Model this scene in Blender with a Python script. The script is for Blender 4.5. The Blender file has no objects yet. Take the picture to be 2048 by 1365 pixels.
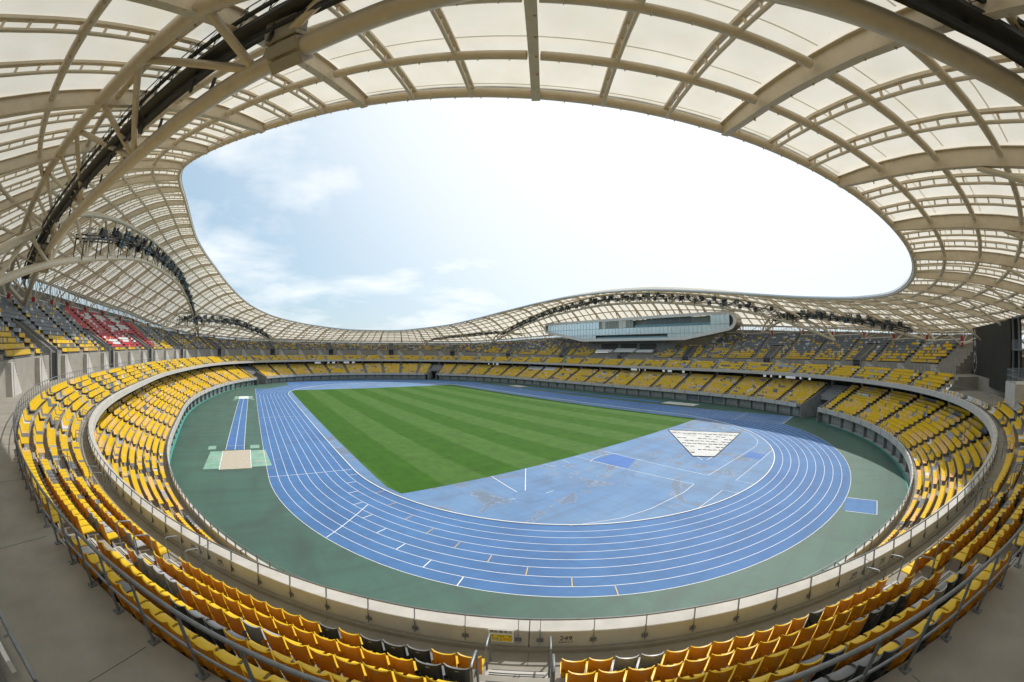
import bpy, math, random
import numpy as np
random.seed(7); RNG = np.random.default_rng(11)
R = math.radians
SC = bpy.context.scene
COL = SC.collection

# ------------------------------------------------------------------ camera
CAM = np.array([-48.6711, -91.0603, 15.6029])
YAW, PITCH, ROLL = .6596, .0190, .0040
cy, sy, cp, sp = math.cos(YAW), math.sin(YAW), math.cos(PITCH), math.sin(PITCH)
FW = np.array([sy*cp, cy*cp, sp]); _r = np.array([cy, -sy, 0.]); _u = np.cross(_r, FW)
RT = math.cos(ROLL)*_r + math.sin(ROLL)*_u; UP = -math.sin(ROLL)*_r + math.cos(ROLL)*_u
from mathutils import Matrix, Vector
cd = bpy.data.cameras.new('camera'); cam = bpy.data.objects.new('camera', cd); COL.objects.link(cam)
cam.matrix_world = Matrix(((RT[0], UP[0], -FW[0], CAM[0]), (RT[1], UP[1], -FW[1], CAM[1]), (RT[2], UP[2], -FW[2], CAM[2]), (0, 0, 0, 1)))
cd.type = 'PANO'; cd.panorama_type = 'FISHEYE_LENS_POLYNOMIAL'
cd.sensor_fit = 'HORIZONTAL'; cd.sensor_width = 36.0; cd.sensor_height = 36.0*682/1024
cd.fisheye_fov = R(200)
q = 2048/36.0/785.3
cd.fisheye_polynomial_k0 = 0; cd.fisheye_polynomial_k1 = -q; cd.fisheye_polynomial_k2 = 0
cd.fisheye_polynomial_k3 = 0.0111*q**3; cd.fisheye_polynomial_k4 = 0
cd.clip_start = 0.05; cd.clip_end = 6000
SC.camera = cam
SC.render.engine = 'CYCLES'
cy_ = SC.cycles
cy_.max_bounces = 6; cy_.diffuse_bounces = 4; cy_.glossy_bounces = 2; cy_.transmission_bounces = 4; cy_.transparent_max_bounces = 8
cy_.caustics_reflective = False; cy_.caustics_refractive = False
try: cy_.use_denoising = True
except Exception: pass

# ------------------------------------------------------------------ sky, sun, exposure
SUN_AZ, SUN_EL = R(74.3), R(49.6)          # azimuth from +Y towards +X
SD = (math.sin(SUN_AZ)*math.cos(SUN_EL), math.cos(SUN_AZ)*math.cos(SUN_EL), math.sin(SUN_EL))
W = bpy.data.worlds.new("World"); SC.world = W; W.use_nodes = True
nt = W.node_tree; N_, L_ = nt.nodes, nt.links
N_.clear()
def nd(t, **k):
    n = N_.new(t)
    for a, b in k.items(): setattr(n, a, b)
    return n
sky = nd('ShaderNodeTexSky', sky_type='NISHITA'); sky.sun_disc = False
sky.sun_elevation = SUN_EL; sky.sun_rotation = SUN_AZ; sky.air_density = 1.2; sky.dust_density = .6; sky.ozone_density = 1.2
tc = nd('ShaderNodeTexCoord')
sep = nd('ShaderNodeSeparateXYZ'); L_.new(tc.outputs['Generated'], sep.inputs[0])
# clouds seen on a plane far above: direction / height
hz = nd('ShaderNodeMath', operation='MAXIMUM'); L_.new(sep.outputs[2], hz.inputs[0]); hz.inputs[1].default_value = 0.0
hz2 = nd('ShaderNodeMath', operation='ADD'); L_.new(hz.outputs[0], hz2.inputs[0]); hz2.inputs[1].default_value = 0.22
dv = nd('ShaderNodeVectorMath', operation='DIVIDE'); cb = nd('ShaderNodeCombineXYZ')
for i in range(3): L_.new(hz2.outputs[0], cb.inputs[i])
L_.new(tc.outputs['Generated'], dv.inputs[0]); L_.new(cb.outputs[0], dv.inputs[1])
no = nd('ShaderNodeTexNoise'); no.inputs['Scale'].default_value = 1.45; no.inputs['Detail'].default_value = 9; no.inputs['Roughness'].default_value = .55; no.inputs['Distortion'].default_value = .15
mp = nd('ShaderNodeMapping'); mp.inputs['Location'].default_value = (0.35, 2.2, 0.0)
L_.new(dv.outputs[0], mp.inputs[0]); L_.new(mp.outputs[0], no.inputs['Vector'])
cr = nd('ShaderNodeValToRGB'); cr.color_ramp.elements[0].position = .41; cr.color_ramp.elements[0].color = (0, 0, 0, 1)
cr.color_ramp.elements[1].position = .68; cr.color_ramp.elements[1].color = (1, 1, 1, 1)
L_.new(no.outputs[0], cr.inputs[0])
# thin veil of high cloud, brighter towards the sun
dt = nd('ShaderNodeVectorMath', operation='DOT_PRODUCT'); dt.inputs[1].default_value = SD; L_.new(tc.outputs['Generated'], dt.inputs[0])
vr = nd('ShaderNodeMapRange', interpolation_type='SMOOTHSTEP'); vr.inputs['From Min'].default_value = .28; vr.inputs['From Max'].default_value = .90
vr.inputs['To Min'].default_value = 0.0; vr.inputs['To Max'].default_value = 0.97; L_.new(dt.outputs['Value'], vr.inputs['Value'])
mx = nd('ShaderNodeMath', operation='MULTIPLY'); L_.new(cr.outputs[0], mx.inputs[0]); mx.inputs[1].default_value = .92
m2 = nd('ShaderNodeMath', operation='MAXIMUM'); L_.new(mx.outputs[0], m2.inputs[0]); L_.new(vr.outputs[0], m2.inputs[1])
mix = nd('ShaderNodeMix', data_type='RGBA'); L_.new(m2.outputs[0], mix.inputs[0]); mix.inputs[7].default_value = (12.4, 12.9, 13.2, 1)
mixa = nd('ShaderNodeMix', data_type='RGBA'); mixa.inputs[0].default_value = .55; L_.new(sky.outputs[0], mixa.inputs[6]); mixa.inputs[7].default_value = (8.3, 11.2, 13.6, 1); L_.new(mixa.outputs[2], mix.inputs[6])
bg = nd('ShaderNodeBackground'); bg.inputs[1].default_value = 0.085; L_.new(mix.outputs[2], bg.inputs[0])
wo = nd('ShaderNodeOutputWorld'); L_.new(bg.outputs[0], wo.inputs[0])
sl = bpy.data.lights.new('sun', 'SUN'); sl.energy = 3.6; sl.angle = R(.6); sl.color = (1, .96, .9)
so = bpy.data.objects.new('sun', sl); COL.objects.link(so); so.rotation_euler = Vector(SD).to_track_quat('Z', 'Y').to_euler(); so.location = (60, 30, 80)
SC.view_settings.view_transform = 'Standard'; SC.view_settings.look = 'None'; SC.view_settings.exposure = 0.0; SC.view_settings.gamma = 1
SC.view_settings.use_curve_mapping = False

# ------------------------------------------------------------------ helpers
def proj(p):
    """photo pixel (2048 wide) of a world point; None far outside the lens"""
    d = np.asarray(p, float)-CAM; n = np.linalg.norm(d); d = d/n
    x, y, z = d@RT, d@UP, d@FW
    th = math.acos(max(-1, min(1, z))); r = th*785.3*(1+.0111*th*th); s = math.hypot(x, y)+1e-9
    return 1024+r*x/s, 682.5-r*y/s, n
def seen(p, m=60):
    x, y, n = proj(p)
    return -m < x < 2048+m and -m < y < 1365+m
def mat(name, col, rough=.7, metal=0., var=.0, vscale=1., bump=0., bscale=20., spec=.5, dirt=None):
    m = bpy.data.materials.new(name); m.use_nodes = True; n = m.node_tree.nodes; l = m.node_tree.links; b = n['Principled BSDF']
    b.inputs['Roughness'].default_value = rough; b.inputs['Metallic'].default_value = metal; b.inputs['Specular IOR Level'].default_value = spec
    b.inputs['Base Color'].default_value = (*col, 1)
    if var or bump or dirt:
        g = n.new('ShaderNodeNewGeometry')
        t = n.new('ShaderNodeTexNoise'); t.inputs['Scale'].default_value = vscale; t.inputs['Detail'].default_value = 7; t.inputs['Roughness'].default_value = .6
        l.new(g.outputs['Position'], t.inputs['Vector'])
        r = n.new('ShaderNodeMapRange'); r.inputs['From Min'].default_value = .3; r.inputs['From Max'].default_value = .7
        r.inputs['To Min'].default_value = 1-var; r.inputs['To Max'].default_value = 1+var; l.new(t.outputs[0], r.inputs[0])
        mm = n.new('ShaderNodeMix'); mm.data_type = 'RGBA'; mm.blend_type = 'MULTIPLY'; mm.inputs[0].default_value = 1; mm.inputs[6].default_value = (*col, 1)
        l.new(r.outputs[0], mm.inputs[7]); out = mm.outputs[2]
        if dirt:
            dc, amt, dsc = dirt
            t2 = n.new('ShaderNodeTexNoise'); t2.inputs['Scale'].default_value = dsc; t2.inputs['Detail'].default_value = 8; t2.inputs['Roughness'].default_value = .7
            mpn = n.new('ShaderNodeMapping'); mpn.inputs['Location'].default_value = (7, 3, 1); l.new(g.outputs['Position'], mpn.inputs[0]); l.new(mpn.outputs[0], t2.inputs['Vector'])
            r2 = n.new('ShaderNodeMapRange'); r2.inputs['From Min'].default_value = .5; r2.inputs['From Max'].default_value = .72; r2.inputs['To Max'].default_value = amt; l.new(t2.outputs[0], r2.inputs[0])
            m3 = n.new('ShaderNodeMix'); m3.data_type = 'RGBA'; l.new(r2.outputs[0], m3.inputs[0]); l.new(out, m3.inputs[6]); m3.inputs[7].default_value = (*dc, 1); out = m3.outputs[2]
        l.new(out, b.inputs['Base Color'])
        if bump:
            t3 = n.new('ShaderNodeTexNoise'); t3.inputs['Scale'].default_value = bscale; t3.inputs['Detail'].default_value = 5; l.new(g.outputs['Position'], t3.inputs['Vector'])
            bb = n.new('ShaderNodeBump'); bb.inputs['Strength'].default_value = bump; bb.inputs['Distance'].default_value = .02; l.new(t3.outputs[0], bb.inputs['Height']); l.new(bb.outputs[0], b.inputs['Normal'])
    return m
class MB:
    def __init__(s): s.v = []; s.f = []; s.m = []
    def face(s, pts, mi=0):
        i = len(s.v); s.v += [tuple(p) for p in pts]; s.f.append(tuple(range(i, i+len(pts)))); s.m.append(mi)
    def grid(s, rows, mi=0, close=False):
        i = len(s.v); nr, nc = len(rows), len(rows[0])
        for r in rows: s.v += [tuple(p) for p in r]
        for a in range(nr-1):
            for b in range(nc if close else nc-1):
                c = (b+1) % nc
                s.f.append((i+a*nc+b, i+a*nc+c, i+(a+1)*nc+c, i+(a+1)*nc+b)); s.m.append(mi)
    def obox(s, c, ax, ay, az, mi=0):
        """box: centre and three half-axis vectors"""
        c, ax, ay, az = map(np.asarray, (c, ax, ay, az)); i = len(s.v)
        for z in (-1, 1):
            for y in (-1, 1):
                for x in (-1, 1): s.v.append(tuple(c+ax*x+ay*y+az*z))
        for f in ((0, 2, 3, 1), (4, 5, 7, 6), (0, 1, 5, 4), (2, 6, 7, 3), (0, 4, 6, 2), (1, 3, 7, 5)):
            s.f.append(tuple(i+j for j in f)); s.m.append(mi)
    def tube(s, pts, r, n=8, mi=0, caps=True):
        pts = [np.asarray(p, float) for p in pts]; rows = []; prev = None
        for j, p in enumerate(pts):
            d = pts[min(j+1, len(pts)-1)]-pts[max(j-1, 0)]; d = d/(np.linalg.norm(d)+1e-9)
            up = np.array([0, 0, 1.]) if abs(d[2]) < .95 else np.array([1., 0, 0])
            if prev is not None and abs(d[2]) >= .9: up = prev
            a = np.cross(d, up); a /= np.linalg.norm(a); b = np.cross(a, d); prev = b
            rows.append([p+(a*math.cos(t)+b*math.sin(t))*r for t in (2*math.pi*q/n for q in range(n))])
        s.grid(rows, mi, close=True)
        if caps: s.face(rows[0][::-1], mi); s.face(rows[-1], mi)
    def mesh(s, name, mats, smooth=None):
        me = bpy.data.meshes.new(name); me.from_pydata(s.v, [], s.f)
        for m in mats: me.materials.append(m)
        if len(mats) > 1: me.polygons.foreach_set('material_index', s.m)
        if smooth is not None:
            me.polygons.foreach_set('use_smooth', [True]*len(s.f)); me.set_sharp_from_angle(angle=R(smooth))
        me.update(); return me
def link(name, me, parent=None, kind=None, label=None, cat=None, group=None):
    o = bpy.data.objects.new(name, me); COL.objects.link(o)
    if parent is not None: o.parent = parent
    return tag(o, label, cat, group, kind)
def tag(o, label=None, cat=None, group=None, kind=None):
    if kind: o['kind'] = kind
    if label: o['label'] = label
    if cat: o['category'] = cat
    if group: o['group'] = group
    return o
def put(name, mb, mats, parent=None, smooth=None, **k):
    if not isinstance(mats, (list, tuple)): mats = [mats]
    return link(name, mb.mesh(name, mats, smooth), parent, **k)
def thing(name, loc, label, cat, group=None, rz=0):
    o = bpy.data.objects.new(name, None); COL.objects.link(o); o.location = loc; o.rotation_euler = (0, 0, rz); o.empty_display_size = .3
    return tag(o, label, cat, group)
def parts(parent, name, items, mats, limit=300, smooth=None):
    """items: (centre, MB). The `limit` that show largest become parts, the rest one stuff part."""
    vis = []
    for c, mb in items:
        x, y, n = proj(c); inv = 0 if (-80 < x < 2130 and -80 < y < 1450) else 1
        vis.append((inv, n, mb))
    order = sorted(range(len(vis)), key=lambda i: (vis[i][0], vis[i][1]))
    rest = MB()
    for j, i in enumerate(order):
        if vis[i][0] == 0 and j < limit: put(name, vis[i][2], mats, parent, smooth)
        else:
            mb = vis[i][2]; o = len(rest.v); rest.v += mb.v; rest.f += [tuple(o+a for a in f) for f in mb.f]; rest.m += mb.m
    if rest.f: put(name+'_rest', rest, mats, parent, smooth, kind='stuff')
def root(name, label, cat, group=None): return thing(name, (0, 0, 0), label, cat, group)

# ------------------------------------------------------------------ plan curves of the bowl
FWC = [86.9961, 1.403, 1.0194, -18.1001, -0.1174, -0.2697, -0.3385, 0.3077, 0.1639, 0.1966, -0.2593, 0.4487, 0.0759, -0.2473, 0.5009]
BWC = [79.6042, 0.7945, 0.9163, -18.1036, -0.8821, -0.562, -0.1504, 0.4689, 0.307, -0.2101, -0.0134, 0.5196, -0.3626, 0.1491, 0.1241]
NT = 2880; tt = np.linspace(-math.pi, math.pi, NT, endpoint=False)
def curve(w):
    r = np.full(NT, w[0])
    for k in range(1, 8): r = r+w[2*k-1]*np.cos(k*tt)+w[2*k]*np.sin(k*tt)
    return np.stack([-2+r*np.cos(tt), r*np.sin(tt)], 1)
FC, BC = curve(FWC), curve(BWC)
tg = np.roll(FC, -1, 0)-np.roll(FC, 1, 0); NN = np.stack([tg[:, 1], -tg[:, 0]], 1); NN /= np.hypot(*NN.T)[:, None]
seg = np.hypot(*(np.roll(FC, -1, 0)-FC).T); SS = np.concatenate([[0], np.cumsum(seg)]); LEN = SS[-1]
FX, NX = np.vstack([FC, FC[:1]]), np.vstack([NN, NN[:1]])
S0 = SS[np.argmin(np.hypot(*(FC-np.array([-44.2, -85.9])).T))]
NB = 58
def FN(k):
    s = (S0+k*LEN/NB) % LEN
    p = np.array([np.interp(s, SS, FX[:, 0]), np.interp(s, SS, FX[:, 1])]); n = np.array([np.interp(s, SS, NX[:, 0]), np.interp(s, SS, NX[:, 1])])
    return p, n/np.hypot(*n)
def _b(k):
    p, n = FN(k); qv = BC-p; c = qv[:, 0]*n[1]-qv[:, 1]*n[0]; al = -(qv@n); c2 = np.roll(c, -1)
    i = np.nonzero((c*c2 < 0) & (al > 0))[0]; i = i[np.argmin(al[i])]; j = (i+1) % NT
    return al[i]+(al[j]-al[i])*c[i]/(c[i]-c[j])
KG = np.arange(0, NB*4)/4.0
BG = np.array([_b(k) for k in KG]); FG = [FN(k) for k in KG]
PG = np.array([f[0] for f in FG]); NG = np.array([f[1] for f in FG])
def per(arr, k):
    x = (k % NB)*4; i = int(math.floor(x)) % len(arr); f = x-math.floor(x); j = (i+1) % len(arr)
    return arr[i]*(1-f)+arr[j]*f
def b(k): return per(BG, k)
def G(k, o, z=None):
    p = per(PG, k); n = per(NG, k); n = n/np.hypot(*n); p = p+n*o
    return p if z is None else np.array([p[0], p[1], z])
def nrm(k):
    n = per(NG, k); return n/np.hypot(*n)
def table(pts):
    pts = sorted((k % NB, v) for k, v in pts); ks = [p[0] for p in pts]; vs = [p[1] for p in pts]
    ks = [ks[-1]-NB]+ks+[ks[0]+NB]; vs = [vs[-1]]+vs+[vs[0]]
    g = np.interp(KG, ks, vs)
    for _ in range(6): g = (np.roll(g, 1)+2*g+np.roll(g, -1))/4
    return lambda k: float(per(g, k))
ZIN = table([(-2, 29.9), (-1, 28.7), (0, 27.2), (1, 26.2), (2, 25.5), (3.5, 24.2), (5, 23.6), (7, 23.4), (9, 24.8), (11, 27.1), (13, 29.9), (15, 32.6), (17, 34.9), (19, 35.9), (21, 35.6), (23, 34.3), (25, 32),
             (28, 27.0), (31, 24.2), (34, 24.2), (36.2, 25.9), (38.5, 28.5), (40.5, 31.8), (42.5, 36.2), (44.6, 39.6), (46.7, 40.9), (48.8, 40.7), (51.4, 38.6), (53, 35.6), (54.3, 32.6)])
EE = table([(-2, 1.3), (-1, 1.4), (0, 1.1), (1, .9), (2, .9), (4, .4), (7, 0), (20, 0), (30, 0), (40, 0), (48, 0), (52, -.2), (54, -.4)])
ZEV = table([(0, 19.8), (3, 18.9), (6, 18.4), (9, 19), (12, 21.6), (15, 23.8), (20, 24.3), (25, 22), (28, 19.6), (33, 19.2), (38, 19.6), (41, 21), (45, 25.4), (48, 26.2), (50, 26.2), (52, 25.6), (54, 23.5), (56, 21.3)])
def ZCL(k): return ZEV(k)-(1.05+max(0, ZEV(k)-19)*.16)
ZST = table([(0, 17.6), (3, 16.9), (6, 16.4), (9, 16.4), (11.5, 18.9), (14, 20.4), (17, 20.8), (21, 20.8), (23.5, 20.4), (26, 18.6), (29, 17.3), (33, 17), (38.5, 17.7), (41, 19.7), (43.5, 21.4), (46, 22.3), (49, 22.7), (51, 21.8), (53, 20.8), (55, 19.2)])
OEV = 21.6
FT = ([0, .08, .15, .27, .36, .45, .52, .62, .75, .88, 1.0], [0, .008, .035, .13, .235, .35, .45, .58, .75, .89, 1.0])
BUL = table([(8, 0), (11, .2), (13, 1.4), (15, 3.0), (17, 4.0), (20, 4.2), (23, 3.4), (25.5, 1.6), (28, .2), (30, 0), (0, 0), (40, 0), (50, 0)])
def oin(k): return -b(k)-EE(k)
def roofz(k, o):
    oi = oin(k); t = max(0, min(1, (o-oi)/(OEV-oi))); zi = ZIN(k)
    return zi-(zi-ZEV(k))*float(np.interp(t, *FT))+BUL(k)*math.sin(math.pi*t)
def RP(k, o, dz=0.): return G(k, o, roofz(k, o)+dz)
def k_of(x, y):
    d = np.array([x, y])-PG; al = (d*NG).sum(1); ta = np.stack([-NG[:, 1], NG[:, 0]], 1); cr_ = np.abs((d*ta).sum(1))+np.where(al < -30, 1e3, 0)
    i = int(np.argmin(cr_)); 
    best = min(((abs(np.dot(np.array([x, y])-G(KG[i]+f, 0), [-nrm(KG[i]+f)[1], nrm(KG[i]+f)[0]])), KG[i]+f) for f in np.linspace(-.25, .25, 11)))
    k = best[1]; return k, float(np.dot(np.array([x, y])-G(k, 0), nrm(k)))

# ------------------------------------------------------------------ materials
M = {}
M['concrete'] = mat('concrete', (.30, .282, .245), .85, var=.13, vscale=.9, bump=.12, bscale=14, dirt=((.22, .20, .17), .5, .7))
M['concrete_light'] = mat('pale_concrete', (.50, .485, .455), .82, var=.10, vscale=1.3, bump=.08, bscale=18, dirt=((.33, .31, .27), .4, 1.1))
M['concrete_dark'] = mat('weathered_concrete', (.26, .26, .255), .88, var=.15, vscale=.6, bump=.1, dirt=((.15, .15, .145), .5, .5))
M['steel'] = mat('tan_painted_steel', (.63, .545, .41), .38, var=.05, vscale=2.5, spec=.5, dirt=((.42, .36, .26), .35, 1.6))
M['galv'] = mat('galvanised_steel', (.23, .25, .27), .5, metal=.55, var=.14, vscale=9)
M['silver'] = mat('silver_edge_metal', (.55, .57, .60), .3, metal=.8, var=.06, vscale=.6)
M['dark'] = mat('dark_walkway_steel', (.045, .047, .05), .55, metal=.3, var=.2, vscale=3)
M['black'] = mat('black_plastic', (.012, .013, .014), .5)
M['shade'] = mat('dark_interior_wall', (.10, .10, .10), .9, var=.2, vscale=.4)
M['white'] = mat('white_paint', (.78, .78, .76), .6, var=.05, vscale=.8)
M['red'] = mat('red_cover', (.42, .02, .03), .5, var=.1, vscale=3)
M['speaker'] = mat('beige_speaker_box', (.42, .385, .31), .5, var=.04, vscale=4)
M['wallpanel'] = mat('grey_green_wall_panel', (.33, .36, .335), .7, var=.07, vscale=.7)
def membrane():
    m = bpy.data.materials.new('roof_membrane'); m.use_nodes = True; n = m.node_tree.nodes; l = m.node_tree.links; n.clear()
    o = n.new('ShaderNodeOutputMaterial'); a = n.new('ShaderNodeBsdfDiffuse'); t = n.new('ShaderNodeBsdfTranslucent'); x = n.new('ShaderNodeMixShader'); x.inputs[0].default_value = .46
    g = n.new('ShaderNodeNewGeometry'); ns = n.new('ShaderNodeTexNoise'); ns.inputs['Scale'].default_value = .55; ns.inputs['Detail'].default_value = 6; l.new(g.outputs['Position'], ns.inputs['Vector'])
    cr = n.new('ShaderNodeValToRGB'); cr.color_ramp.elements[0].position = .3; cr.color_ramp.elements[0].color = (.84, .785, .67, 1); cr.color_ramp.elements[1].position = .7; cr.color_ramp.elements[1].color = (.92, .87, .775, 1)
    l.new(ns.outputs[0], cr.inputs[0])
    sp = n.new('ShaderNodeTexNoise'); sp.inputs['Scale'].default_value = 5.5; sp.inputs['Detail'].default_value = 3; l.new(g.outputs['Position'], sp.inputs['Vector'])
    r2 = n.new('ShaderNodeMapRange'); r2.inputs['From Min'].default_value = .74; r2.inputs['From Max'].default_value = .8; r2.inputs['To Max'].default_value = .6; l.new(sp.outputs[0], r2.inputs[0])
    mm = n.new('ShaderNodeMix'); mm.data_type = 'RGBA'; l.new(r2.outputs[0], mm.inputs[0]); l.new(cr.outputs[0], mm.inputs[6]); mm.inputs[7].default_value = (.35, .3, .22, 1)
    l.new(mm.outputs[2], a.inputs[0]); l.new(mm.outputs[2], t.inputs[0]); l.new(a.outputs[0], x.inputs[1]); l.new(t.outputs[0], x.inputs[2]); l.new(x.outputs[0], o.inputs[0])
    return m
M['membrane'] = membrane()
def plastic(name, col, tcol=None):
    m = mat(name, col, .38, var=.06, vscale=6, dirt=(tuple(c*.72 for c in col), .35, 3.)); n = m.node_tree.nodes; l = m.node_tree.links
    if tcol:
        t = n.new('ShaderNodeBsdfTranslucent'); t.inputs[0].default_value = (*tcol, 1); x = n.new('ShaderNodeMixShader'); x.inputs[0].default_value = .16
        o = n['Material Output']; l.new(n['Principled BSDF'].outputs[0], x.inputs[1]); l.new(t.outputs[0], x.inputs[2]); l.new(x.outputs[0], o.inputs[0])
    return m
SM = [plastic('yellow_seat_plastic', (.80, .56, .016), (1., .40, .0)), plastic('apricot_seat_plastic', (.82, .56, .20), (1., .46, .08)), plastic('dark_grey_seat_plastic', (.16, .17, .185)),
      plastic('light_grey_seat_plastic', (.38, .39, .41)), plastic('white_seat_plastic', (.66, .66, .66)), plastic('red_seat_plastic', (.50, .045, .06)), plastic('green_seat_plastic', (.02, .10, .07)),
      plastic('mid_grey_seat_plastic', (.19, .205, .225)), M['black']]
SB = [plastic('yellow_seat_rear_backlit', (.72, .34, .008), (1., .30, .0)), plastic('apricot_seat_rear_backlit', (.76, .42, .09), (1., .36, .04)), plastic('dark_grey_seat_rear_shaded', (.045, .048, .052)), plastic('light_grey_seat_rear_shaded', (.26, .265, .27)), plastic('white_seat_rear_shaded', (.55, .55, .54)), plastic('red_seat_rear_shaded', (.38, .03, .04)), plastic('green_seat_rear_shaded', (.015, .07, .05)), plastic('mid_grey_seat_rear_shaded', (.12, .13, .14))]  # rear faces of the same plastics; backlight glow and shade put into the colour
def surf(name, base, dark, light, streak=(0.05, 0.6), stain=.5, rough=.75, extra=None):
    m = bpy.data.materials.new(name); m.use_nodes = True; n = m.node_tree.nodes; l = m.node_tree.links; bs = n['Principled BSDF']; bs.inputs['Roughness'].default_value = rough
    g = n.new('ShaderNodeNewGeometry')
    def noise(scale, mapscale=(1, 1, 1), rot=0, det=6, dist=0.):
        mp = n.new('ShaderNodeMapping'); mp.inputs['Scale'].default_value = mapscale; mp.inputs['Rotation'].default_value = (0, 0, rot); l.new(g.outputs['Position'], mp.inputs[0])
        t = n.new('ShaderNodeTexNoise'); t.inputs['Scale'].default_value = scale; t.inputs['Detail'].default_value = det; t.inputs['Roughness'].default_value = .62; t.inputs['Distortion'].default_value = dist
        l.new(mp.outputs[0], t.inputs['Vector']); return t.outputs[0]
    def mixc(f, lo, hi, a, bcol, amt=1.):
        r = n.new('ShaderNodeMapRange'); r.inputs['From Min'].default_value = lo; r.inputs['From Max'].default_value = hi; r.inputs['To Max'].default_value = amt; l.new(f, r.inputs[0])
        x = n.new('ShaderNodeMix'); x.data_type = 'RGBA'; l.new(r.outputs[0], x.inputs[0])
        if isinstance(a, tuple): x.inputs[6].default_value = (*a, 1)
        else: l.new(a, x.inputs[6])
        x.inputs[7].default_value = (*bcol, 1); return x.outputs[2]
    c = mixc(noise(.09), .35, .68, base, light, .75)
    c = mixc(noise(1.0, (streak[0], streak[1], 1), .5), .45, .75, c, dark, .55)
    c = mixc(noise(1.0, (1.4, .07, 1), 1.0), .5, .8, c, dark, .35)
    c = mixc(noise(.11, det=9, dist=.8), .55, .70, c, dark, stain)
    c = mixc(noise(9., det=4), .4, .8, c, dark, .38)
    c = mixc(noise(.35, (1, .25, 1), .9, det=8), .48, .72, c, dark, .45)
    if extra:
        nz = noise(.10, det=4, dist=1.6); c = mixc(nz, .565, .625, c, extra, .60)
        rim = n.new('ShaderNodeMath'); rim.operation = 'COMPARE'; l.new(nz, rim.inputs[0]); rim.inputs[1].default_value = .592; rim.inputs[2].default_value = .0055
        c = mixc(rim.outputs[0], 0, 1, c, (.33, .35, .38), .42)
    l.new(c, bs.inputs['Base Color'])
    t = n.new('ShaderNodeTexNoise'); t.inputs['Scale'].default_value = 40; l.new(g.outputs['Position'], t.inputs['Vector'])
    bb = n.new('ShaderNodeBump'); bb.inputs['Strength'].default_value = .25; bb.inputs['Distance'].default_value = .01; l.new(t.outputs[0], bb.inputs['Height']); l.new(bb.outputs[0], bs.inputs['Normal'])
    return m
M['track'] = surf('blue_track_rubber', (.048, .148, .355), (.036, .095, .225), (.072, .195, .41), stain=.42)
M['infield'] = surf('faded_blue_rubber', (.098, .215, .41), (.085, .125, .20), (.165, .285, .45), stain=.65, extra=(.14, .155, .18))
M['blue_new'] = surf('fresh_blue_rubber', (.052, .155, .40), (.035, .10, .32), (.055, .16, .45), stain=.1)
M['apron'] = surf('green_apron_rubber', (.042, .108, .080), (.036, .058, .048), (.058, .145, .108), stain=.6, rough=.62)
M['teal'] = mat('teal_rubber', (.07, .33, .27), .7, var=.1, vscale=1)
M['mint'] = mat('worn_mint_mat', (.20, .36, .28), .8, var=.2, vscale=.8, dirt=((.42, .38, .31), .9, .5))
M['line'] = mat('white_line_paint', (.80, .80, .80), .6, var=.08, vscale=.5)
M['orange'] = mat('orange_line_paint', (.66, .40, .07), .6, var=.1, vscale=2)
M['sand'] = mat('sand', (.44, .39, .31), .95, var=.16, vscale=3, bump=.8, bscale=5)
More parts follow.
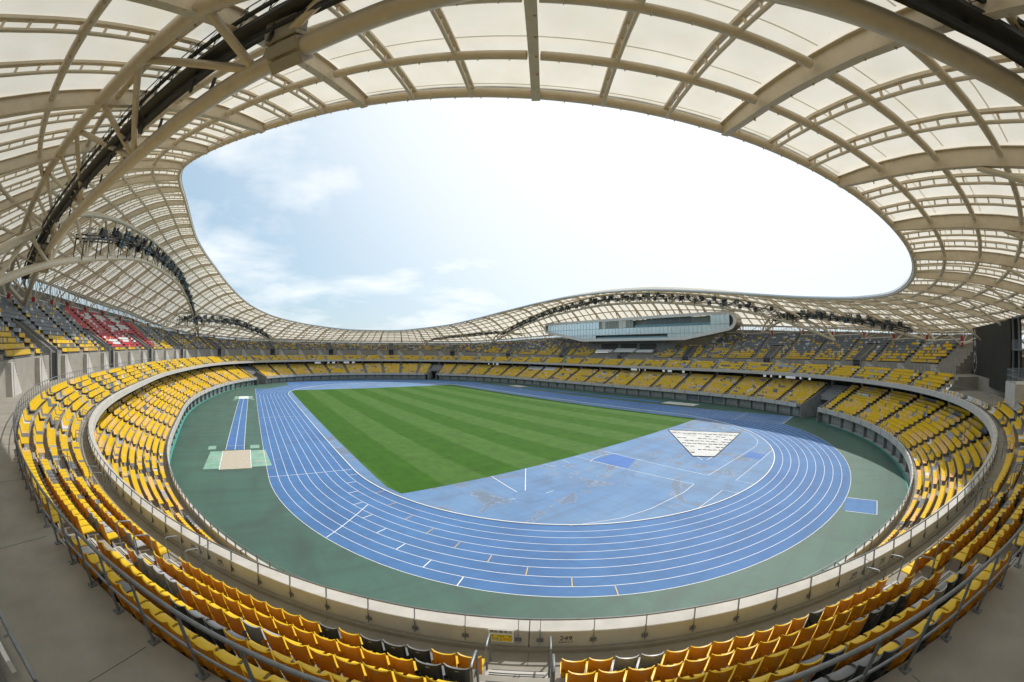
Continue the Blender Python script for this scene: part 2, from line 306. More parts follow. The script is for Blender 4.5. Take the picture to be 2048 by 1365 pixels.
def grass():
    m = bpy.data.materials.new('striped_grass'); m.use_nodes = True; n = m.node_tree.nodes; l = m.node_tree.links; bs = n['Principled BSDF']; bs.inputs['Roughness'].default_value = .85; bs.inputs['Specular IOR Level'].default_value = .2
    g = n.new('ShaderNodeNewGeometry'); s = n.new('ShaderNodeSeparateXYZ'); l.new(g.outputs['Position'], s.inputs[0])
    def mth(op, a, bv=None, c=None):
        x = n.new('ShaderNodeMath'); x.operation = op
        for i, v in enumerate((a, bv, c)):
            if v is None: continue
            if isinstance(v, (int, float)): x.inputs[i].default_value = v
            else: l.new(v, x.inputs[i])
        return x.outputs[0]
    wob = n.new('ShaderNodeTexNoise'); wob.inputs['Scale'].default_value = .25; wob.inputs['Detail'].default_value = 4; l.new(g.outputs['Position'], wob.inputs['Vector'])
    x = mth('ADD', mth('ADD', s.outputs[0], 34.0), mth('MULTIPLY', wob.outputs[0], .6))
    f = mth('SINE', mth('MULTIPLY', x, math.pi/5.62))
    r = n.new('ShaderNodeMapRange'); r.interpolation_type = 'SMOOTHSTEP'; r.inputs['From Min'].default_value = -.15; r.inputs['From Max'].default_value = .15; l.new(f, r.inputs[0])
    c = n.new('ShaderNodeMix'); c.data_type = 'RGBA'; c.inputs[6].default_value = (.056, .128, .020, 1); c.inputs[7].default_value = (.032, .100, .004, 1); l.new(r.outputs[0], c.inputs[0])
    t = n.new('ShaderNodeTexNoise'); t.inputs['Scale'].default_value = .45; t.inputs['Detail'].default_value = 10; t.inputs['Roughness'].default_value = .7; l.new(g.outputs['Position'], t.inputs['Vector'])
    mp = n.new('ShaderNodeMapping'); mp.inputs['Scale'].default_value = (2.2, .05, 1); l.new(g.outputs['Position'], mp.inputs[0])
    t2 = n.new('ShaderNodeTexNoise'); t2.inputs['Scale'].default_value = 1.5; t2.inputs['Detail'].default_value = 3; l.new(mp.outputs[0], t2.inputs['Vector'])
    sc = mth('ADD', mth('MULTIPLY', t.outputs[0], 1.1), mth('MULTIPLY', t2.outputs[0], .4)); sc = mth('ADD', sc, .25)
    mm = n.new('ShaderNodeMix'); mm.data_type = 'RGBA'; mm.blend_type = 'MULTIPLY'; mm.inputs[0].default_value = 1; l.new(c.outputs[2], mm.inputs[6]); l.new(sc, mm.inputs[7]); l.new(mm.outputs[2], bs.inputs['Base Color'])
    t4 = n.new('ShaderNodeTexNoise'); t4.inputs['Scale'].default_value = 12; t4.inputs['Detail'].default_value = 4; l.new(g.outputs['Position'], t4.inputs['Vector'])
    bb = n.new('ShaderNodeBump'); bb.inputs['Strength'].default_value = .6; bb.inputs['Distance'].default_value = .05; l.new(t4.outputs[0], bb.inputs['Height']); l.new(bb.outputs[0], bs.inputs['Normal'])
    return m
M['grass'] = grass()
def glassm(name, tint, alpha=.6):
    m = bpy.data.materials.new(name); m.use_nodes = True; n = m.node_tree.nodes; l = m.node_tree.links; n.clear()
    o = n.new('ShaderNodeOutputMaterial'); a = n.new('ShaderNodeBsdfTransparent'); a.inputs[0].default_value = (*tint, 1); bq = n.new('ShaderNodeBsdfPrincipled'); bq.inputs['Base Color'].default_value = (*tint, 1); bq.inputs['Roughness'].default_value = .12
    x = n.new('ShaderNodeMixShader'); x.inputs[0].default_value = alpha; l.new(a.outputs[0], x.inputs[1]); l.new(bq.outputs[0], x.inputs[2]); l.new(x.outputs[0], o.inputs[0]); return m
M['glass'] = mat('pale_blue_glass', (.70, .88, .97), .14, metal=.4, spec=.8, var=.05, vscale=.3)
M['glass_dark'] = glassm('grey_glass', (.16, .22, .25), .95)
M['glass_rail'] = glassm('blue_rail_glass', (.25, .5, .62), .7)
M['glass_clear'] = glassm('clerestory_glass', (.85, .9, .92), .12)
M['bronze'] = mat('bronze_metal', (.30, .25, .19), .35, metal=.7, var=.05, vscale=.5)
M['cladding'] = mat('light_metal_cladding', (.72, .72, .71), .4, metal=.35, var=.04, vscale=.5)

# ------------------------------------------------------------------ ground and field
def sheet(name, pts, z, m, parent=None, **k):
    mb = MB(); mb.face([(p[0], p[1], z) for p in pts]); return put(name, mb, m, parent, **k)
def stadium_pts(HL, r, n=72):
    a = np.linspace(0, math.pi, n+1); return [(r*math.cos(t), HL+r*math.sin(t)) for t in a]+[(-r*math.cos(t), -HL-r*math.sin(t)) for t in a]
HL = 42.195
sheet('ground', [(-3000, -3000), (3000, -3000), (3000, 3000), (-3000, 3000)], -.05, M['concrete_dark'], kind='structure')
sheet('apron', [tuple(G(k, 1.5)) for k in KG[::2]], 0, M['apron'], kind='structure')
mb = MB(); i_, o_ = stadium_pts(HL, 36.5), stadium_pts(HL, 47.48)
i_.append(i_[0]); o_.append(o_[0])
mb.grid([[(p[0], p[1], .004) for p in i_], [(p[0], p[1], .004) for p in o_]])
for q4 in ([(36.6, -42.2), (36.6, -72.2), (47.48, -72.2), (47.48, -42.2)], [(-47.48, 42.2), (-47.48, 64.5), (-30, 64.5), (-36.6, 42.2)], [(36.6, 42.2), (30, 66), (47.48, 66), (47.48, 42.2)]):
    mb.face([(a, c, .002) for a, c in q4])
track = put('running_track', mb, M['track'], kind='structure')
sheet('infield', stadium_pts(HL, 36.5), .006, M['infield'], kind='structure')
# all of the far end beyond the bend is blue
far = [(47.4*math.cos(t), HL+47.4*math.sin(t)) for t in np.linspace(.5, 2.35, 30)]
sheet('far_end_surface', [(p[0], p[1]) for p in far]+[(-33, 90.5), (-20, 95.2), (0, 97.0), (18, 93.0), (34, 83.5), (45, 70.5)], .002, M['track'], kind='structure')
g_ = sheet('grass', [(-34.7, -50.4), (-34.0, -53.0), (33.1, -53.0), (33.2, 56.3), (-34.4, 56.9)], .016, M['grass'], kind='structure')
# lane lines
LW = .028
for i in range(1, 10):
    r = 36.5+1.22*i; mb = MB(); a, c = stadium_pts(HL, r-LW/2-.01), stadium_pts(HL, r+LW/2+.01); a.append(a[0]); c.append(c[0])
    mb.grid([[(p[0], p[1], .010) for p in a], [(p[0], p[1], .010) for p in c]]); put('lane_line', mb, M['line'], track)
mb = MB(); prof = [(-.06, .01), (-.06, .075), (-.02, .085), (.02, .085), (.06, .075), (.06, .01)]
rows = []
for (o, z) in prof:
    s_ = stadium_pts(HL, 36.5-.05+o); s_.append(s_[0]); rows.append([(p[0], p[1], z) for p in s_])
mb.grid(rows); tag(put('track_kerb', mb, M['white'], smooth=40), 'low white aluminium kerb rail along the inside edge of lane one', 'kerb rail')
def stroke(pts, w=.06, z=.012):
    mb = MB(); pts = [np.array(p, float) for p in pts]; L1, R1 = [], []
    for j, p in enumerate(pts):
        d = pts[min(j+1, len(pts)-1)]-pts[max(j-1, 0)]; d /= np.hypot(*d)+1e-9; n = np.array([-d[1], d[0]])*w/2
        L1.append((*(p+n), z)); R1.append((*(p-n), z))
    mb.grid([L1, R1]); return mb
def arc(cx, cy_, r, a0, a1, n=24): return [(cx+r*math.cos(t), cy_+r*math.sin(t)) for t in np.linspace(R(a0), R(a1), n)]
def mark(pts, w=.055, m='line', z=.014): put('marking', stroke(pts, w, z), M[m], track)
def radial(y_or_ang, r0, r1, side, w=.07, m='line'):
    """line across lanes: on a straight (y) or on the near bend (degrees from -x axis)"""
    if side in (-1, 1): mark([(side*r0, y_or_ang), (side*r1, y_or_ang)], w, m)
    else:
        t = R(180+y_or_ang); mark([(r0*math.cos(t), -HL+r0*math.sin(t)), (r1*math.cos(t), -HL+r1*math.sin(t))], w, m)
mark([(-47.48, 42), (-47.48, 64.5)]); mark([(-47.48, 64.5), (-40, 64.5)])
radial(-HL, 36.6, 47.48, -1, .08); radial(0.8, 36.6, 47.4, -1, .06)
for i in range(9):     # staggered marks of the left straight and near bend
    r0 = 36.5+1.22*i
    radial(-13.0-2.0*i-.15*i*i, r0+.15, r0+1.1, -1, .05, 'orange')
    t9 = (14.5, 20, 25.3, 30, 34.5, 38.7, 42.6, 46.6, 50.1)[i]
    radial(t9, r0+.1, r0+1.2, 0, .07, 'orange')
    t8 = (3.5, 7.5, 12, 16.5, 21, 25.3, 29.5, 33.6, 37.5)[i]
    radial(t8, r0+.05, r0+1.2, 0, .08, 'line')
def bpt(r, a): return (-r*math.cos(R(a)), -HL-r*math.sin(R(a)))
mark([bpt(r, 17.6+(r-40)*.86-.03*(r-40)**2) for r in np.linspace(40.2, 47.4, 12)], .08)
for q1 in range(10): mark([(36.5+1.22*q1, -42.2), (36.5+1.22*q1, -72.2)], .07)
mark([(37.2, -60.5), (47.4, -60.5)], .08); mark([(36.6, -72.2), (47.48, -72.2)], .09)
for q1 in range(9): mark([(36.9+1.22*q1, -71.9), (37.35+1.22*q1, -71.9), (37.35+1.22*q1, -71.0)], .09)
# infield markings at the near end
mark([(-7.7, -53.1), (-7.4, -72.1)]); mark([(-7.4, -72.1), (-10.5, -72.4), (-16.6, -72.0), (-20.3, -71.2), (-25.0, -68.9)])
mark([(-2.4, -53.1), (-3.4, -72.1)]); mark([(-3.4, -72.1), (14.8, -72.7), (18.0, -72.1), (19.9, -71.3), (23.8, -68.7), (29.7, -61.2)])
mark([(-8.3, -56.6), (-7.0, -56.0), (-5.3, -55.7), (-3.6, -55.8), (-1.8, -56.8)])
mark([(-3.6, -78.4), (-3.4, -75.9), (13.8, -75.9)]); mark([(-13.9, -75.8), (-7.5, -75.8), (-7.4, -77.9)])
def ringmark(cx, cy_, r, name='throwing_circle', m='infield'):
    sheet(name, arc(cx, cy_, r, 0, 355, 36), .011, M[m], kind='structure'); put('marking', stroke(arc(cx, cy_, r, 0, 360, 40), .05, .0145), M['blue_new'], track)
ringmark(-22.7, -60.9, 1.75); ringmark(1.8, -69.4, 1.25); ringmark(-12.0, -56.0, 1.1)
mark([(-22.2, -59.4), (-16.9, -53.1)], .08); mark([(-23.2, -59.2), (-22.3, -53.1)], .08); mark([(-25.2, -60.4), (-24.4, -60.6)]); mark([(-21.0, -61.4), (-19.8, -61.4)])
mark([(2.6, -68.5), (4.2, -66.6)], .08); mark([(3.0, -69.0), (4.9, -69.0)], .08); mark([(-13.2, -55.0), (-13.8, -53.4)]); mark([(-10.8, -55.2), (-10.4, -53.4)])
sheet('repaired_strip', [(-7.4, -56.3), (-2.6, -56.3), (-2.9, -60.6), (-7.3, -62.3)], .010, M['blue_new'], kind='structure')
sheet('repaired_strip', [(7.4, -72.9), (10.9, -72.9), (10.3, -75.8), (7.3, -75.8)], .010, M['blue_new'], kind='structure')
sheet('water_jump_runway', [(-3.4, -89.4), (-3.3, -93.2), (-7.3, -93.3), (-7.4, -89.7)], .009, M['track'], kind='structure')
mark([(-3.4, -89.7), (-3.3, -93.2), (-7.3, -93.3), (-7.4, -89.9)], .08)
# ground cover sheet of the throwing cage area
def quadp(a, bq, c, d, u, v): return np.array(a)*(1-u)*(1-v)+np.array(bq)*u*(1-v)+np.array(c)*u*v+np.array(d)*(1-u)*v
cov = root('ground_cover', 'big white trapezoid tarpaulin with dark slits lying on the blue infield', 'tarpaulin')
cA, cB, cC, cD = (18.2, -53.6), (23.2, -66.9), (5.1, -69.3), (4.0, -66.0)
cv = [(18.2, -53.8), (23.2, -66.9), (5.1, -69.3), (3.6, -66.4)]
mb = MB(); rows = []
for u in np.linspace(0, 1, 25):
    rw = []
    for v in np.linspace(0, 1, 17):
        p = quadp(cv[0], cv[1], cv[2], cv[3], v, u); rw.append((p[0], p[1], .05+.035*abs(math.sin(7*u+3*v))*RNG.random()))
    rows.append(rw)
mb.grid(rows); put('sheet', mb, mat('white_tarpaulin', (.50, .50, .485), .6, var=.12, vscale=.6, dirt=((.22, .20, .15), .8, .5)), cov, smooth=60)
pl = [(*cv[i], .0) for i in range(4)]; mb = MB()
for i in range(4):
    a, c = np.array(cv[i]), np.array(cv[(i+1) % 4]); mb.tube([(*a, .07), (*c, .07)], .055, 6)
put('edge_weight', mb, M['black'], cov)
for rr in range(8):
    u = .13+rr*.108; nd_ = 13-rr
    for cc in range(nd_):
        if RNG.random() < (.1 if rr % 2 == 0 else .5): continue
        v0 = (cc+.3)/nd_; v1 = min(.985, v0+.80/nd_)
        a, c = quadp(*cv, v0, u), quadp(*cv, v1, u+.004); put('slit', stroke([a, (a+c)/2+RNG.normal(0, .05, 2), c], .30, .105), M['black'], cov)
# long-jump runway left
run = [(-51.9, 34.9), (-49.9, 34.9), (-50.6, -27.9), (-53.3, -27.4)]
lr = sheet('long_jump_runway', [(-52.9, 34.9), (-50.1, 34.9), (-50.6, -27.9), (-53.6, -27.4)], .006, M['track'], kind='structure')
for a, c in (((-52.9, 34.9), (-53.6, -27.4)), ((-51.5, 34.9), (-52.1, -27.6)), ((-50.1, 34.9), (-50.6, -27.9)), ((-53.4, -25.0), (-50.6, -25.0))): mark([a, c], .07)
sheet('repaired_strip', [(-53.4, -17.0), (-52.0, -17.0), (-52.1, -24.0), (-53.5, -24.0)], .009, M['blue_new'], kind='structure')
sheet('landing_mat', [(-56.0, -28.2), (-47.2, -28.6), (-46.7, -37.3), (-56.3, -37.5)], .006, M['mint'], kind='structure')
def scatter_mat():
    m = bpy.data.materials.new('scattered_sand'); m.use_nodes = True; n = m.node_tree.nodes; l = m.node_tree.links; bs = n['Principled BSDF']; bs.inputs['Base Color'].default_value = (.36, .32, .26, 1); bs.inputs['Roughness'].default_value = .95
    g = n.new('ShaderNodeTexCoord'); mp = n.new('ShaderNodeMapping'); mp.inputs['Location'].default_value = (-.5, -.5, 0); l.new(g.outputs['Generated'], mp.inputs[0])
    ln = n.new('ShaderNodeVectorMath'); ln.operation = 'LENGTH'; l.new(mp.outputs[0], ln.inputs[0])
    t = n.new('ShaderNodeTexNoise'); t.inputs['Scale'].default_value = 5; t.inputs['Detail'].default_value = 10; t.inputs['Roughness'].default_value = .75; l.new(g.outputs['Generated'], t.inputs['Vector'])
    a = n.new('ShaderNodeMath'); a.operation = 'SUBTRACT'; l.new(t.outputs[0], a.inputs[0]); l.new(ln.outputs['Value'], a.inputs[1])
    r = n.new('ShaderNodeMapRange'); r.inputs['From Min'].default_value = .02; r.inputs['From Max'].default_value = .30; r.inputs['To Max'].default_value = .8; l.new(a.outputs[0], r.inputs[0])
    tr = n.new('ShaderNodeBsdfTransparent'); x = n.new('ShaderNodeMixShader'); l.new(r.outputs[0], x.inputs[0]); l.new(tr.outputs[0], x.inputs[1]); l.new(bs.outputs[0], x.inputs[2]); l.new(x.outputs[0], n['Material Output'].inputs[0]); return m
SCT = scatter_mat()
sheet('sand_scatter', [(-58.5, -25.5), (-44.8, -25.5), (-44.8, -41.5), (-58.5, -41.5)], .010, SCT, kind='stuff')
sheet('sand_streak', [(-57.4, -29.5), (-56.0, -29.5), (-56.0, -40.0), (-57.4, -40.0)], .011, SCT, kind='stuff')
mb = MB(); rows = [[(x, y, .012+.03*RNG.random()) for x in np.linspace(-53.9, -49.7, 16)] for y in np.linspace(-28.1, -38.0, 34)]
mb.grid(rows); put('sand_pit', mb, M['sand'], smooth=60, kind='stuff')
for x in (-54.0, -49.6): mark([(x, -28.1), (x, -38.0)], .10)
for x0, y0, w_, h_ in ((-56.6, -24.6, 1.3, 2.2), (-49.6, -25.0, 1.5, 2.2), (-54.9, 33.4, 1.2, 1.2), (-49.2, 33.4, 1.2, 1.2)):
    sheet('take_off_mark', [(x0, y0), (x0+w_, y0), (x0+w_, y0-h_), (x0, y0-h_)], .008, M['mint'], kind='structure')
sheet('landing_mat', [(-54.5, 35.0), (-48.7, 35.0), (-48.6, 41.5), (-54.4, 41.5)], .006, M['mint'], kind='structure')
mb = MB(); rows = [[(x, y, .012+.03*RNG.random()) for x in np.linspace(-53.0, -50.0, 8)] for y in np.linspace(35.2, 41, 12)]
mb.grid(rows); put('covered_pit', mb, M['white'], kind='structure', smooth=60)
# runways outside the main straight
sheet('main_runway', [(51.3, 31.0), (54.0, 31.0), (54.0, -31.5), (51.3, -31.5)], .006, M['track'], kind='structure')
for y0, y1 in ((-33, -43.5), (32, 39)):
    mb = MB(); rows = [[(x, y, .012+.05*RNG.random()) for x in np.linspace(50.4, 54.9, 10)] for y in np.linspace(y0, y1, 16)]
    mb.grid(rows); put('covered_pit', mb, mat('pit_cover', (.55, .53, .49), .8, var=.15, vscale=2), kind='structure', smooth=60)
# teal band and pale apron at the foot of the stands
tb = MB(); tb.grid([[(*G(k, -b(k)+1.0), .007) for k in np.arange(40, 53.6, .5)], [(*G(k, -b(k)+.35), .007) for k in np.arange(40, 53.6, .5)]])
tb.grid([[(*G(k, -b(k)+.6), .007) for k in np.arange(4, 10.6, .5)], [(*G(k, -b(k)+.25), .007) for k in np.arange(4, 10.6, .5)]])
put('teal_band', tb, M['teal'], kind='structure')
tb = MB(); tb.grid([[(*G(k, -b(k)+.6), .06) for k in np.arange(4, 10.2, .5)], [(*G(k, -b(k)+2.6), .06) for k in np.arange(4, 10.2, .5)]]); put('pale_apron', tb, M['concrete_light'], kind='structure')

# ------------------------------------------------------------------ the bowl
ZP = 9.5                                   # top of the middle-tier parapet
RISE, DEP = .48, .8                        # middle tier rows
Z0M, ZW = 8.9, 11.3                        # first row floor, walkway
OW = .55+5*DEP                             # walkway starts
OU = 8.2                                   # upper front wall
ZUF = table([(6, 12.6), (9, 12.5), (12, 12.4), (16, 12.3), (20, 12.2), (24, 12.4), (27, 13.3), (30, 14.1), (36, 14.1), (45, 14.2), (53, 14.1), (0, 13.6), (3, 13.0)])      # first upper row
LR, LD, LN, LZ = .38, .80, 12, 2.5         # lower tier
def gap(k):                                # vehicle tunnels cut through the lower stand
    k %= NB
    return 39.05 < k < 39.75 or 28.75 < k < 29.35 or 10.35 < k < 11.05
def flat(k): k %= NB; return 5.0 < k < 6.9        # floor instead of rows in front of the video screen
def vip(k): k %= NB; return 17.9 < k < 20.9
def press(k): k %= NB; return 16.3 < k < 21.8
def nup(k):
    k %= NB
    if 4.6 < k < 7.62: return 0
    n = int(round((ZST(math.floor(k)+.5)-.85-ZUF(math.floor(k)+.5))/.55))+1
    if press(k): n = min(n, 8)
    if vip(k): n = 4
    return max(3, min(15, n))
bowl = root('grandstand', 'concrete three tier stadium bowl ringing the blue running track', 'grandstand')
KS = np.arange(0, NB+.001, .25)
def sweep(prof, ks, mi=0, mb=None):
    mb = mb or MB(); rows = [[G(k, o, z) for o, z in prof(k)] for k in ks]; mb.grid(rows, mi); return mb
def runs(cond, step=.05):
    out = []; cur = []
    for k in np.arange(0, NB+step/2, step):
        if cond(k if k < NB else k-1e-6): cur.append(k)
        else:
            if len(cur) > 1: out.append(cur)
            cur = []
    if len(cur) > 1: out.append(cur)
    res = []
    for c in out:
        ks = sorted(set([c[0], c[-1]]+[x for x in KS if c[0] < x < c[-1]])); res.append(ks)
    return res
def lower_prof(k, r0=0):
    bb = b(k); pr = []
    if r0 == 0: pr = [(-bb+.15, 3.2), (-bb+.15, LZ)]
    for r in range(r0, LN):
        o = -bb+.75+LD*r if r else -bb+.15
        if r: pr.append((o, LZ+LR*r-LR))
        pr.append((o, LZ+LR*r))
    zb = LZ+LR*(LN-1); pr += [(-bb+.75+LD*LN, zb), (-bb+.75+LD*LN, zb+.35), (9.0, zb+.35)]
    return pr
mb = MB()
for ks in runs(lambda k: not gap(k)): sweep(lambda k: lower_prof(k), ks, 0, mb)
put('lower_terrace', mb, M['concrete'], bowl)
mb = MB()
for ks in runs(gap):
    sweep(lambda k: [(-b(k)+.75+LD*7, LZ+LR*6-.9), (-b(k)+.75+LD*7, LZ+LR*7)]+lower_prof(k, 7)[1:], ks, 0, mb)
    for k in (ks[0], ks[-1]):
        for dk in (-.012, .012):
            bb = b(k); mb.face([G(k+dk, -bb, 0), G(k+dk, 4, 0), G(k+dk, 4, LZ+LR*12+.2), G(k+dk, -bb+.75, LZ+.7), G(k+dk, -bb, 3.2)])
        bb = b(k); mb.grid([[G(k-.012, -bb, 0), G(k-.012, -bb, 3.2), G(k-.012, -bb+.75, LZ+.7), G(k-.012, 4, LZ+LR*12+.2)], [G(k+.012, -bb, 0), G(k+.012, -bb, 3.2), G(k+.012, -bb+.75, LZ+.7), G(k+.012, 4, LZ+LR*12+.2)]])
    sweep(lambda k: [(3.5, 0), (3.5, 5)], ks, 1, mb); put('tunnel_wall', mb, [M['concrete_dark'], M['shade']], bowl); mb = MB()

# lower front parapet panels and ground level facade
items = []; items2 = []; items3 = []; pil = []
for k0 in range(NB):
    for h in range(2):
        ks = [k0+h*.5+.008+q4*.4840/3 for q4 in range(4)]
        if any(gap(k) for k in ks): ks = [k for k in ks if not gap(k)]
        if len(ks) < 2: continue
        mb = sweep(lambda k: [(-b(k)+.18, 2.5), (-b(k)+.18, 3.2), (-b(k)-.04, 3.2), (-b(k)-.04, 2.25), (-b(k)+.5, 2.25)], ks); items.append((G(ks[1], -b(ks[1]), 3), mb))
        left = 40.5 < k0 < 54 
        mb = sweep(lambda k: [(-b(k)+1.3, 0.0), (-b(k)+1.3, 2.4)], ks); items2.append((G(ks[1], -b(ks[1])+1.3, 1), mb, left))
        # recessed window/panel group inside the bay
        kk = [ks[0]+.05, ks[-1]-.05]; mb = MB(); nn = nrm(k0+h*.5+.25)
        for j in range(4):
            a = kk[0]+(kk[1]-kk[0])*(j+.06)/4; c = kk[0]+(kk[1]-kk[0])*(j+.94)/4
            if gap(a) or gap(c): continue
            mb.grid([[G(a, -b(a)+1.22, .55), G(c, -b(c)+1.22, .55)], [G(a, -b(a)+1.22, 2.0), G(c, -b(c)+1.22, 2.0)]])
            for (x, y) in ((a, a), (c, c)): mb.grid([[G(x, -b(x)+1.22, .55), G(x, -b(x)+1.3, .55)], [G(x, -b(x)+1.22, 2.0), G(x, -b(x)+1.3, 2.0)]])
        if mb.f: items3.append((G(ks[1], -b(ks[1])+1.2, 1), mb, k0+h*.5))
        k = k0+h*.5; mb = MB()
        if not gap(k): mb.obox(G(k, -b(k)+1.0, 1.15), np.array([-nrm(k)[1], nrm(k)[0], 0])*.22, np.array([*nrm(k), 0])*.34, (0, 0, 1.15)); pil.append((G(k, -b(k)+1, 1), mb))
parts(bowl, 'lower_parapet_panel', items, M['concrete_light'])
parts(bowl, 'ground_floor_wall', [i[:2] for i in items2], M['concrete_dark'])
parts(bowl, 'wall_panel', [i[:2] for i in items3 if not (41 < i[2] < 53 or 13.9 < i[2] < 15.2)], M['wallpanel'])
parts(bowl, 'window', [i[:2] for i in items3 if 41 < i[2] < 53], M['glass'])
parts(bowl, 'dark_doorway', [i[:2] for i in items3 if 13.9 < i[2] < 15.2], M['glass_dark'])
parts(bowl, 'pilaster', pil, M['concrete_dark'])
# concourse under the middle tier
WINS = ((12.1, 12.9), (13.1, 13.8), (16.5, 16.9), (17.1, 17.5), (18.2, 18.6), (18.7, 19.0), (26.1, 26.4), (26.6, 26.9), (33.2, 33.9), (34.1, 34.8), (35.0, 35.3))
def win(k): return any(a < k < c for a, c in WINS)
mb = MB(); sweep(lambda k: [(8.9, 0), (8.9, 7.3)], KS, 0, mb)
for ks in runs(lambda k: not win(k)): sweep(lambda k: [(8.9, 7.3), (8.9, 8.5)], ks, 0, mb)
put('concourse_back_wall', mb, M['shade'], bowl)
put('middle_slab_soffit', sweep(lambda k: [(-.4, 8.72), (2.0, 8.45), (9, 8.45)], KS), M['concrete_dark'], bowl)
items = []
for k0 in range(NB):
    o = max(1.6, -b(k0)+.75+LD*LN+.6); mb = MB(); n = np.array([*nrm(k0), 0]); t_ = np.array([-n[1], n[0], 0])
    mb.obox(G(k0, o, 7.65), t_*.38, n*.38, (0, 0, 1.1)); items.append((G(k0, o, 8), mb))
    k = k0+.5
parts(bowl, 'column', items, M['concrete'])
items = []
for k0 in range(NB):
    for a, c, kind in ((.12, .28, 0), (.42, .56, 1), (.66, .9, 0)):
        if (k0*7+int(a*10)) % 3 == 0: continue
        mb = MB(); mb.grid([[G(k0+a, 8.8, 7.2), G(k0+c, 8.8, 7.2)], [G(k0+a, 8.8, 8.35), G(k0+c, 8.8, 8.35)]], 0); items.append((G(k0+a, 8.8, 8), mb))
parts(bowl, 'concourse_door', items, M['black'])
lit = MB()
for ka, kc in WINS:
    lit = MB()
    for a in np.arange(ka, kc-.05, .12):
        lit.grid([[G(a, 8.75, 7.3), G(a+.112, 8.75, 7.3)], [G(a, 8.75, 8.4), G(a+.112, 8.75, 8.4)]])
    put('concourse_window', lit, M['glass_clear'], bowl)

# middle tier
def mid_prof(k):
    pr = [(0., Z0M), (.55, Z0M)] if True else []
    if flat(k): return [(0., Z0M), (1.9, Z0M), (1.9, Z0M+.55), (OU, Z0M+.55)]
    for r in range(1, 5): pr += [(.55+DEP*r, Z0M+RISE*(r-1)), (.55+DEP*r, Z0M+RISE*r)]
    pr += [(OW, Z0M+RISE*4), (OW, ZW), (OU, ZW)]
    return pr
mb = MB()
for ks in runs(lambda k: not flat(k)): sweep(mid_prof, ks, 0, mb)
put('middle_terrace', mb, M['concrete'], bowl)
mb = MB()
for ks in runs(flat):
    sweep(mid_prof, ks, 0, mb)
    for k in (ks[0], ks[-1]): mb.face([G(k, 1.9, Z0M), G(k, OU, Z0M), G(k, OU, ZW), G(k, OW, ZW), G(k, 1.9, Z0M+RISE)])
put('screen_plinth_floor', mb, M['concrete'], bowl)
items = []
for k0 in range(NB):
    ks = [k0+.0012+q4*.9976/6 for q4 in range(7)]
    mb = sweep(lambda k: [(.05, Z0M+.04), (0, Z0M+.04), (0, ZP-.015), (-.015, ZP), (-.44, ZP), (-.46, ZP-.02), (-.46, 8.72), (.1, 8.72)], ks)
    for k in (ks[0], ks[-1]): mb.face([G(k, 0, 8.72), G(k, 0, ZP-.015), G(k, -.46, ZP-.02), G(k, -.46, 8.72)])
    mb2 = mb; items.append((G(k0+.5, 0, ZP), mb))
parts(bowl, 'parapet_panel', items, M['concrete_light'])
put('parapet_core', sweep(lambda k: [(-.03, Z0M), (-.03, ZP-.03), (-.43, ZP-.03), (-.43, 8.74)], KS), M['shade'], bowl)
put('parapet_kerb', sweep(lambda k: [(0.02, Z0M+.12), (.10, Z0M+.12), (.10, Z0M)], KS), M['concrete'], bowl)
# aisle steps (half steps with grip strips) on the middle tier
items = []; strips = []; astep = .42/9.83
for k0 in range(NB):
    if flat(k0) or flat(k0+.3) or flat(k0-.3): continue
    mb = MB(); n = np.array([*nrm(k0-.02), 0]); t_ = np.array([-n[1], n[0], 0])
    for r in range(1, 6):
        o = .55+DEP*r-.2; z = Z0M+RISE*(r-1)+.12; mb.obox(G(k0-.02, o, z), t_*.62, n*.2, (0, 0, .12))
    items.append((G(k0, 2, Z0M+1.2), mb))
    if k0 in (0, 1, 57, 56, 2):
        for r in range(0, 6):
            for (o, z) in ((.55+DEP*r-.2, Z0M+RISE*(r-1)+.24), (.55+DEP*r+.28 if r < 5 else 99, Z0M+RISE*r)):
                if o > 50 or (r == 0 and z < Z0M): continue
                for dd in (-.11, -.05, .05, .11): 
                    mbs = MB(); mbs.obox(G(k0-.02, o+dd, z+.004), t_*.55, n*.012, (0, 0, .004)); strips.append((G(k0, o, z), mbs))
parts(bowl, 'aisle_step', items, M['concrete_light']); parts(bowl, 'grip_strip', strips, M['dark'])

# upper tier
ks_all = KS
def up_prof(k, n=None):
    n = nup(k) if n is None else n; ZU = ZUF(k)
    if n == 0: return [(OU, Z0M), (OU, ZW), (OU+6, ZW), (OU+6, ZU+1.6), (OEV-.4, ZU+1.6), (OEV-.4, ZU+2.6)]
    pr = [(OU, ZW), (OU, ZU+.15), (OU+.2, ZU+.15), (OU+.2, ZU), (OU+1.0, ZU)]
    for r in range(1, n): pr += [(OU+.2+.8*r, ZU+.55*(r-1)), (OU+.2+.8*r, ZU+.55*r)]
    zt = ZU+.55*(n-1); pr += [(OU+.2+.8*n, zt), (max(OU+.3+.8*n, OEV-.4), zt), (max(OU+.3+.8*n, OEV-.4), ZCL(k))]
    return pr
mb = MB()
for k0 in range(NB):
    grp = []
    for k in np.linspace(k0, k0+1, 5): grp.append(k)
    # keep one row count per quarter bay
    for a, c in zip(grp[:-1], grp[1:]):
        m_ = (a+c)/2; n = nup(m_)
        def pf(k, n=n, m_=m_):
            p = up_prof(k, n); return p
        mb.grid([[G(a, o, z) for o, z in pf(a)], [G(c, o, z) for o, z in pf(c)]])
        if n != nup(a-.01) or n != nup(c+.01):
            p = up_prof(m_)
            for kk, nb in ((a, nup(a-.01)), (c, nup(c+.01))):
                if nb != n: mb.face([G(kk, OU, ZW)]+[G(kk, o, z) for o, z in p[1:-1]]+[G(kk, p[-2][0], ZW)])
put('upper_terrace', mb, M['concrete'], bowl)
